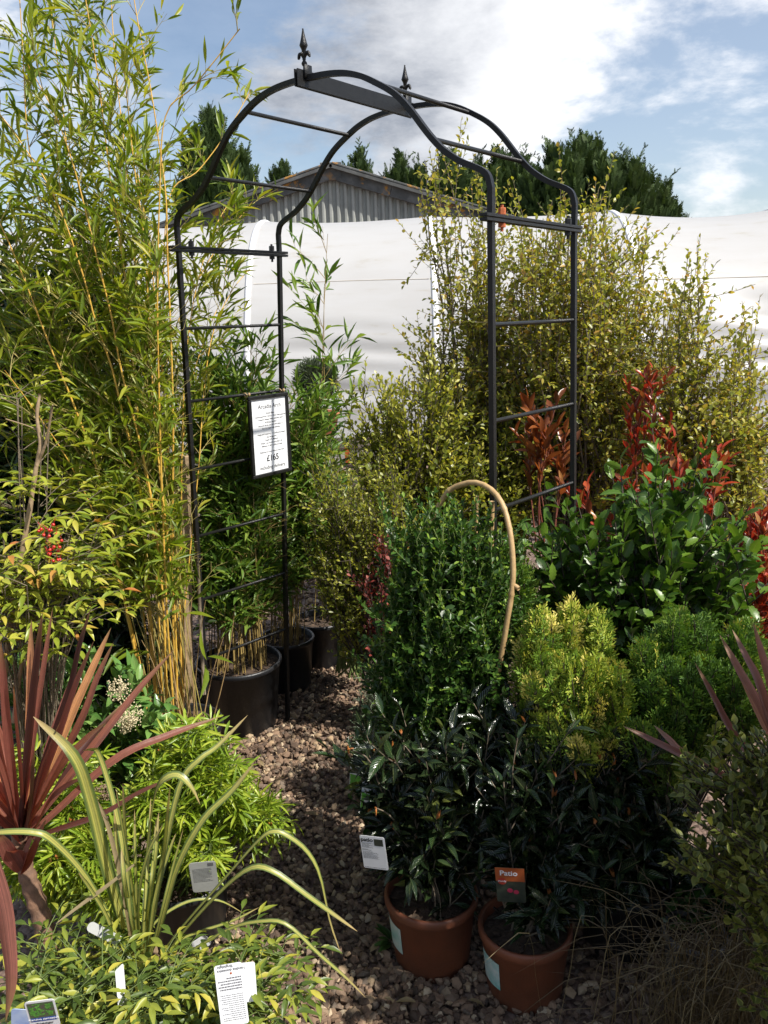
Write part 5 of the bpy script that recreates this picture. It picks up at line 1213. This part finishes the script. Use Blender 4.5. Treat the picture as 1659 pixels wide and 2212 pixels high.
F.build('foliage', M_ski, ski, T_oval); S.build('stems', M_greenstem, ski, True)
M_flow = mat('cream_floret', (.66, .58, .40), (.50, .40, .22), 300, .8); M_flowb = mat('dry_floret', (.30, .21, .13), (.18, .12, .08), 300, .9)
for x, y, Y, s, mm in ((256, 1488, 2.22, .036, 0), (281, 1546, 2.18, .042, 0), (270, 1560, 2.19, .03, 0), (14, 1480, 2.3, .024, 0), (120, 1745, 2.0, .034, 1), (250, 1782, 1.98, .032, 1), (256, 1830, 1.95, .034, 1), (222, 1712, 2.02, .026, 1), (300, 1775, 2.0, .03, 1), (128, 1805, 1.95, .028, 1)):
    m = MB(); c = at(x, y, Y)
    for _ in range(150):
        d = rdir()[0] * np.array([1, 1, 1.15]); q = c + d * s * rng.uniform(.55, 1) ; r = rng.uniform(.0016, .0034); m.lathe(q, [(0, -r), (r, 0), (0, r)], 5, d)
    for _ in range(14): d = rdir()[0]; d[2] = abs(d[2]) * .6; m.tube([c - UPV * s, c - UPV * s * .4 + d * s * .3, c + d * s * .8], .0008, 3)
    m.build('flower_head', M_flowb if mm else M_flow, ski)

# nandinas
def nandina(name, label, base, blobs, Mx, L, W, stemM, gap=None, bs=None, group='nandinas', berries=(), nf=1., drop=-.05):
    root = empty(name, (base[0], base[1], 0), label, 'nandina', group)
    F = Leaf(); S = MB()
    for b in blobs:
        for tip in in_blob(b, b[6]):
            bb = np.array(base) + np.append(rng.normal(0, .03 if bs is None else bs, 2), 0)
            p = bez(bb, bb + (tip - bb) * np.array([.3, .3, .7]), tip, 9); S.tube(p, np.linspace(.003, .0012, 9), 5, cap=False)
            for _ in range(int(3 * nf + rng.random())):
                a = rng.uniform(0, 6.28); d = np.array([math.cos(a), math.sin(a), rng.uniform(.1, .7)]); d /= np.linalg.norm(d); l = L * rng.uniform(2.0, 3.4)
                q = p[rng.integers(6, 9)]; e = bez(q, q + d * l * .55 + UPV * l * .12, q + d * l, 7); S.tube(e, np.linspace(.0013, .0006, 7), 4, cap=False)
                leaves_on(F, e, L, W, l * .27, ang=52, start=.36, arr='opp2', up=drop, jit=.16, t=(0, .9), tipt=.15, small=.25, nup=1.2)
                F.add(e[-1:], [e[-1] - e[-2] + UPV * drop * .05], [UPV + rdir()[0] * .3], L, W, rng.uniform(.2, 1.))
                for k in (2, 4):
                    if rng.random() < .6:
                        sd = np.cross(d, UPV) * (1 if rng.random() < .5 else -1); o = d * .5 + sd * .9; o /= np.linalg.norm(o); l2 = l * .45; e2 = bez(e[k], e[k] + o * l2 * .5 + UPV * .004, e[k] + o * l2, 4); S.tube(e2, [.0008, .0007, .0006, .0005], 3, cap=False)
                        leaves_on(F, e2, L * .9, W * .9, l2 * .45, ang=55, start=.4, arr='opp2', up=drop, jit=.18, t=(0, .95), small=.1, nup=1.2); F.add(e2[-1:], [e2[-1] - e2[-2]], [UPV + rdir()[0] * .3], L, W, rng.uniform(.2, 1.))
    F.build('foliage', Mx, root, T_nand); S.build('stems', stemM, root, True)
    return root
b = at(20, 1320, 2.1)
nb_ = nandina('nandina', 'tall yellow green nandina with a bare forked stem and red berries at the left edge', (b[0], 2.15, .1), [(60, 1180, 2.15, 110, 50, .12, 14), (100, 1250, 2.1, 110, 50, .12, 16), (40, 1280, 2.05, 90, 60, .1, 12), (170, 1130, 2.2, 70, 40, .1, 6), (150, 1310, 2.05, 60, 40, .08, 6), (20, 1120, 2.2, 60, 50, .08, 6), (60, 890, 2.2, 70, 30, .06, 2), (20, 850, 2.2, 40, 30, .06, 2), (100, 920, 2.2, 30, 15, .04, 1)], M_nan, .047, .0150, M_barkg, drop=-.10)
m = MB(); sp = smooth_path([at(8, 1480, 2.1), at(25, 1320, 2.12), at(52, 1170, 2.13), at(66, 1090, 2.14), at(78, 1010, 2.15), at(87, 960, 2.15), at(80, 900, 2.16), at(86, 850, 2.17)], 40)
m.tube(sp, np.linspace(.0085, .0042, 40) * (1 + .12 * np.sin(np.linspace(0, 50, 40))), 8)
m.tube(smooth_path([at(80, 1005, 2.15), at(98, 960, 2.14), at(108, 910, 2.13), at(114, 875, 2.12)], 10), np.linspace(.0045, .0024, 10), 7); m.tube(smooth_path([at(83, 930, 2.16), at(60, 920, 2.16), at(12, 905, 2.15)], 8), .0016, 5)
m.tube(smooth_path([at(30, 1560, 2.12), at(50, 1420, 2.13), at(80, 1330, 2.14)], 10), np.linspace(.007, .004, 10), 7)
m.build('stem', M_wood, nb_, True)
M_berry = mat('red_berry', (.62, .03, .02), (.48, .02, .015), 60, .25, spec=.6)
m = MB()
for _ in range(26):
    x, y = (rng.normal(112, 11), rng.normal(1198, 12)) if _ < 14 else (rng.normal(110, 14), rng.normal(1155, 10)); c = at(x, y, 2.08 + rng.normal(0, .02)); r = .0044
    m.lathe(c, [(0, -r), (r * .7, -r * .7), (r, 0), (r * .7, r * .7), (0, r)], 8); m.tube([c, c + np.array([rng.normal(0, .01), 0, .02])], .0006, 3)
m.build('berries', M_berry, nb_, True)
b = at(200, 2212, 1.42)
nandina('nandina', 'low yellow green nandina in front of the phormium at the bottom left', (b[0], 1.46, .08), [(160, 2105, 1.45, 130, 45, .08, 12), (250, 2130, 1.42, 110, 55, .08, 12), (100, 2165, 1.38, 80, 55, .06, 8), (300, 2180, 1.36, 130, 50, .08, 16), (180, 2200, 1.32, 120, 40, .06, 12), (80, 2060, 1.5, 50, 30, .05, 3)], M_nan2, .040, .0125, M_greenstem, bs=.10)
b = at(470, 2240, 1.5)
nandina('nandina', 'low green nandina with pale tags leaning over the gravel at the bottom centre left', (b[0], 1.52, .05), [(430, 2115, 1.5, 90, 45, .08, 7), (520, 2145, 1.46, 90, 55, .08, 8), (590, 2180, 1.42, 60, 40, .06, 6), (400, 2180, 1.4, 90, 50, .08, 12), (610, 2090, 1.5, 30, 30, .04, 2), (500, 2210, 1.36, 90, 40, .06, 10)], M_nan2, .040, .0125, M_greenstem, bs=.08)

# ------------------------------------------------------------------ plant tags
def card(name, label, c, X, Y, w, h, mtl=None, r=.006, cat='plant tag', slope=None, thick=.0008, bendk=0., group=None):
    c = np.array(c, float); X = np.array(X, float); X /= np.linalg.norm(X); Y = np.array(Y, float); Y -= X * (X @ Y); Y /= np.linalg.norm(Y); Z = np.cross(X, Y)
    root = empty(name, c, label, cat, group)
    pts = []
    for cx, cy, a0 in ((w / 2 - r, h / 2 - r, 0), (-w / 2 + r, h / 2 - r, 90), (-w / 2 + r, -h / 2 + r, 180), (w / 2 - r, -h / 2 + r, 270)):
        for a in np.radians(np.linspace(a0, a0 + 90, 5)): pts.append((cx + r * math.cos(a), cy + r * math.sin(a)))
    m = MB(); n = len(pts)
    V = [c + X * x + Y * y + Z * s * thick / 2 for s in (1, -1) for x, y in pts]
    m.add(V, [tuple(range(n)), tuple(range(2 * n - 1, n - 1, -1))] + [(n + i, n + (i + 1) % n, (i + 1) % n, i) for i in range(n)])
    o = m.build('card', mtl or M_white, root)
    f = lambda x, y, k=1: c + X * x + Y * y + Z * (thick / 2 + .0003 * k)
    return root, o, f, X, Y, Z
def patch(parent, f, x0, x1, y0, y1, mtl, name='print', k=1):
    m = MB(); m.add([f(x0, y0, k), f(x1, y0, k), f(x1, y1, k), f(x0, y1, k)], [(0, 1, 2, 3)]); return m.build(name, mtl, parent, sub=True)
def lines(parent, f, x0, x1, y0, y1, n, mtl, seed=1, gap=.5):
    "rows of unreadably small print"
    r = random.Random(seed); m = MB(); st = (y1 - y0) / n
    for i in range(n):
        x = x0; y = y0 + i * st; xe = x1 - (x1 - x0) * r.choice([0, 0, .05, .1, .35])
        while x < xe:
            l = (x1 - x0) * r.uniform(.04, .12); e = min(x + l, xe); m.add([f(x, y), f(e, y), f(e, y + st * gap), f(x, y + st * gap)], [(0, 1, 2, 3)]); x = e + (x1 - x0) * .02
    return m.build('small_print', mtl, parent, sub=True)
M_blue = mat('tag_blue', (.03, .09, .38), None, 30, .4); M_sky = mat('tag_sky_print', (.10, .22, .62), (.6, .7, .82), 12, .4); M_gp = mat('tag_leaf_print', (.05, .16, .03), (.10, .05, .07), 160, .4, detail=2)
M_gl = mat('print_leaf_green', (.16, .46, .06), (.10, .34, .05), 90, .4); M_or = mat('tag_orange', (.42, .11, .03), (.34, .07, .02), 20, .4); M_rd = mat('tag_red', (.45, .05, .03), None, 20, .4); M_dkp = mat('tag_dark_print', (.02, .03, .025), (.05, .06, .04), 60, .4); M_pinkp = mat('tag_pink_flower', (.55, .04, .10), None, 30, .4)
# nandina picture tag
cx = at(92, 2190, 1.15); r_, o, f, X, Y, Z = card('picture_tag', 'white edged picture tag with green leaves on it at the bottom left corner', cx, (1, .15, -.01), (.05, -.25, 1), .047, .072, cat='plant tag')
patch(o, f, -.0205, .0205, -.008, .031, M_gp); patch(o, f, -.0205, .0205, -.018, -.008, M_blue)
text('Nandina domestica', .0062, f(0, -.0125, 2), X, Y, o, M_white); text("'Brightlight'", .0062, f(0, -.024, 2), X, Y, o, M_ink)
m = MB()
rr = random.Random(4)
for _ in range(34):
    px_, py_ = rr.uniform(-.017, .017), rr.uniform(-.005, .027)
    for k in range(3):
        a = rr.uniform(.3, 2.9); l = rr.uniform(.004, .008); dx, dy = math.cos(a) * l, math.sin(a) * l; nx, ny = -math.sin(a) * l * .2, math.cos(a) * l * .2
        if abs(px_ + dx) < .02 and py_ + dy < .0305: m.add([f(px_, py_, 2), f(px_ + dx * .45 - nx, py_ + dy * .45 - ny, 2), f(px_ + dx, py_ + dy, 2), f(px_ + dx * .45 + nx, py_ + dy * .45 + ny, 2)], [(0, 1, 2, 3)])
m.build('print', M_gl, o, sub=True)
cx = at(52, 2205, 1.18); card('blue_tag', 'blue and white printed tag behind the leafy picture tag, bottom left', cx, (1, .1, -.2), (.25, -.2, 1), .042, .06, M_sky)
# brightlight back label, upside down
cx = at(500, 2148, 1.30); r_, o, f, X, Y, Z = card('care_label', 'white care label standing upside down in the nandina at the bottom centre left', cx, (-1, -.06, -.12), (-.36, -.34, -.85), .052, .108, r=.005)
text('Nandina domestica', .0068, f(.0215, -.043, 1), X, Y, o, M_ink, 'RIGHT'); text("'Brightlight'", .0068, f(.0215, -.050, 1), X, Y, o, M_ink, 'RIGHT')
lines(o, f, -.022, .022, .0, .047, 13, M_inkg, 3, .35); lines(o, f, -.022, .022, -.030, -.006, 5, M_inkg, 5, .5)
m = MB(); m.lathe(f(-.004, -.037, 1), [(0, 0), (.0022, 0), (0, .0003)], 10, Z); m.build('print', M_or, o, sub=True)
cx = at(530, 2122, 1.318); card('back_label', 'white tag corner tucked behind the upside down care label', cx, (1, .06, .05), (.3, .34, .85), .040, .07, M_white, r=.004)
# grey translucent label under the choisya
cx = at(441, 1894, 1.78); r_, o, f, X, Y, Z = card('grey_label', 'greyish care label hanging in the lime shrub beside the path', cx, (1, .1, .02), (-.12, -.2, 1), .064, .098, M_grey, r=.008)
lines(o, f, -.026, .02, -.015, .03, 11, M_inkg, 8, .4); patch(o, f, .012, .026, .034, .044, M_inkg)
cx = at(432, 2040, 1.78); r_, o, f, X, Y, Z = card('curled_label', 'pale curled label on the black pot rim below the greyish care label', cx, (1, .3, .5), (-.4, -.3, .8), .05, .042, M_white, r=.012)
cx = at(262, 2140, 1.33); r_, o, f, X, Y, Z = card('edge_on_label', 'white label seen nearly edge on between the low nandinas', cx, (.07, 1, -.42), (-.13, .42, 1), .040, .085, M_white, r=.006)
cx = at(228, 2018, 1.5); r_, o, f, X, Y, Z = card('bark_slate', 'grey pointed slate slip leaning below the phormium leaves', cx, (.75, .1, -.62), (.5, .5, .6), .085, .02, M_grey, r=.009, thick=.002, cat='slate')
cx = at(365, 1702, 2.18); card('white_label', 'small white label glimpsed among skimmia leaves behind the phormium', at(290, 1748, 2.05), (1, .1, .1), (0, -.4, 1), .05, .03, M_white)
# patio tag
cx = at(808, 1842, 1.80); r_, o, f, X, Y, Z = card('patio_label', 'white patio plant label hanging left of the terracotta pots', cx, (.93, -.3, .06), (-.02, -.1, 1), .064, .098, r=.004)
text('patio', .0155, f(-.030, .0375), X, Y, o, M_ink, 'LEFT', bold=.0004); lines(o, f, -.029, .0, .014, .029, 5, M_ink, 1, .42); lines(o, f, -.029, -.006, .006, .011, 2, M_ink, 2, .5); lines(o, f, -.029, .012, -.018, .004, 9, M_inkg, 3, .42); lines(o, f, -.029, .026, -.046, -.043, 1, M_inkg, 4, .5)
patch(o, f, .004, .027, .022, .042, M_dkp)
# orange patio tag
cx = at(1103, 1912, 1.70); r_, o, f, X, Y, Z = card('orange_label', 'orange patio plant tag with a red flower picture on the right terracotta pot', cx, (.98, -.2, .06), (.02, -.15, 1), .068, .105, M_dkp, r=.004)
patch(o, f, -.034, .034, .012, .0525, M_or)
text('Patio', .0205, f(-.024, .036, 2), X, Y, o, M_white, 'LEFT', bold=.0004); text('Hardy', .008, f(-.019, .012, 3), X, Y, o, M_white)
m = MB(); m.lathe(f(-.019, .012, 2), [(0, 0), (.0105, 0), (0, .0001)], 18, Z); m.build('print', M_rd, o, sub=True)
m = MB(); m.lathe(f(-.002, -.016, 1), [(0, -.0), (.007, 0), (0, .0004)], 12, Z); m.lathe(f(.012, -.02, 1), [(0, -.0), (.0065, 0), (0, .0004)], 12, Z); m.build('print', M_pinkp, o, sub=True)
# green labelled pot side left of the glossy shrub
cx = at(800, 1722, 1.93); r_, o, f, X, Y, Z = card('green_label', 'white and green plant tag half hidden left of the front terracotta pot', cx, (.93, -.3, -.15), (0, -.1, 1), .05, .085, r=.006)
patch(o, f, -.024, .024, -.041, .008, M_gl); patch(o, f, -.016, -.002, -.022, -.010, M_white, k=2)
cx = at(764, 1640, 2.2); r_, o, f, X, Y, Z = card('green_label', 'narrow green and white tag at the path edge under the climber', at(768, 1680, 2.15), (.93, -.3, -.1), (0, -.1, 1), .035, .075, r=.006); patch(o, f, -.016, .016, -.036, .01, M_gl)

# ------------------------------------------------------------------ standard topiary and things near the tunnel
tb = at(690, 905, 8.2)
top_ = empty('topiary_standard', (tb[0], 8.2, 0), 'small clipped ball tree in a terracotta pot close to the tunnel', 'topiary')
pot(top_, (tb[0], 8.2, tb[2] - .17), .20, .24, M_terra2, .75)
ball = at(682, 822, 8.2); F = Leaf(); n = 3200; d = rdir(n); P = ball + d * (.165 * rng.uniform(.25, 1.25, n) ** .5)[:, None]
F.add(P, d + rng.normal(0, .35, (n, 3)) + UPV * .3, rdir(n), rng.uniform(.05, .09, n), rng.uniform(.007, .012, n), rng.uniform(0, 1, n)); F.build('crown', M_ros, top_, T_mini)
m = MB(); m.tube(smooth_path([(tb[0], 8.2, tb[2]), (tb[0] + .01, 8.2, (tb[2] + ball[2]) / 2), ball], 10), .013, 8); m.build('trunk', M_barkg, top_, True)

def bench(label, x0, x1, y, z, wd, c):
    root = empty('plant_bench', ((x0 + x1) / 2, y, 0), label, 'bench', 'display benches by the tunnel')
    m = MB()
    for k in range(5): m.box(((x0 + x1) / 2, y - wd / 2 + wd * (k + .5) / 5, z), x1 - x0, wd / 5 - .012, .025)
    m.build('slats', c, root)
    for sx in (x0 + .08, x1 - .08):
        for sy in (-wd / 2 + .06, wd / 2 - .06): m = MB(); m.box((sx, y + sy, z / 2 - .014), .05, .05, z - .028); m.build('leg', c, root)
    return root
M_bench = mat('dark_bench_timber', (.07, .05, .035), (.04, .03, .022), 12, .85, .4)
M_benchp = mat('pale_bench_timber', (.34, .26, .18), (.26, .19, .12), 12, .85, .3)
bench('low dark display bench seen through the arch in front of the tunnel', -1.3, 1.5, 8.15, .43, .7, M_bench)
bench('dark display bench nearer than the other, beyond the golden shrubs', -.9, 1.3, 6.2, .42, .6, M_bench)
bench('pale timber bench at the right behind the olive shrubs', 1.7, 3.4, 7.6, .50, .6, M_benchp)
def little(label, x, y, z, r, h, kind, pm, first=None):
    root = empty('potted_plant', (x, y, z), label, 'potted plant', 'small plants on the benches')
    pot(root, (x, y, z), r, r * 1.6, pm, soil=False)
    F = Leaf(); n = 90; a = rng.uniform(0, 6.28, n); d = np.stack([np.cos(a) * .8, np.sin(a) * .8, rng.uniform(.2, 1.2, n)], 1)
    P = np.array([x, y, z + r * 1.5]) + d * (h * rng.uniform(.1, .8, n))[:, None]
    F.add(P, d + rng.normal(0, .3, (n, 3)), UPV + rng.normal(0, .4, (n, 3)), rng.uniform(.05, .1, n), rng.uniform(.02, .04, n), rng.uniform(0, 1, n)); F.build('foliage', kind, root, T_mini)
    return root
p0 = little('small green bedding plant in a black pot on the low benches by the tunnel', -1.0, 8.05, .445, .08, .17, M_back, M_blackpot)
def copy_thing(src, loc, label):
    r = src.copy(); COL.objects.link(r); r.location = loc; r['label'] = label
    for ch in list(src.children):
        c = ch.copy(); COL.objects.link(c); c.parent = r
    return r
k = 0
for y, z, xsx in ((8.05, .445, (-.72, -.42, .2, .5, .8, 1.1, 1.35)), (6.15, .435, (-.7, -.4, -.1, .2, .5, .8, 1.1))):
    for x in xsx:
        copy_thing(p0, (x + rng.normal(0, .03), y + rng.normal(0, .08), z), 'small green bedding plant in a black pot on the low benches by the tunnel')
little('purple grey heather in a pot on the ground at the far right by the tunnel', *( at(1615, 1030, 7.2)[:2]), .0, .13, .25, M_back, M_blackpot)
rp = at(1365, 860, 6.4); r_ = empty('terracotta_pot', (rp[0], 6.4, 0), 'large pale orange terracotta pot on a pedestal behind the olive shrubs', 'pot')
pot(r_, (rp[0], 6.4, rp[2] - .12), .19, .32, M_terra2, .7)
m = MB(); m.box((rp[0], 6.4, (rp[2] - .12) / 2), .3, .3, rp[2] - .121, bev=.01); m.build('pedestal', M_benchp, r_)
lb = empty('orange_label', at(750, 985, 5.9), 'tiny bright orange price label on the dark bench beyond the arch', 'plant tag')
m = MB(); m.box(at(750, 985, 5.9), .035, .003, .12, bev=.0009); m.build('card', M_or, lb)
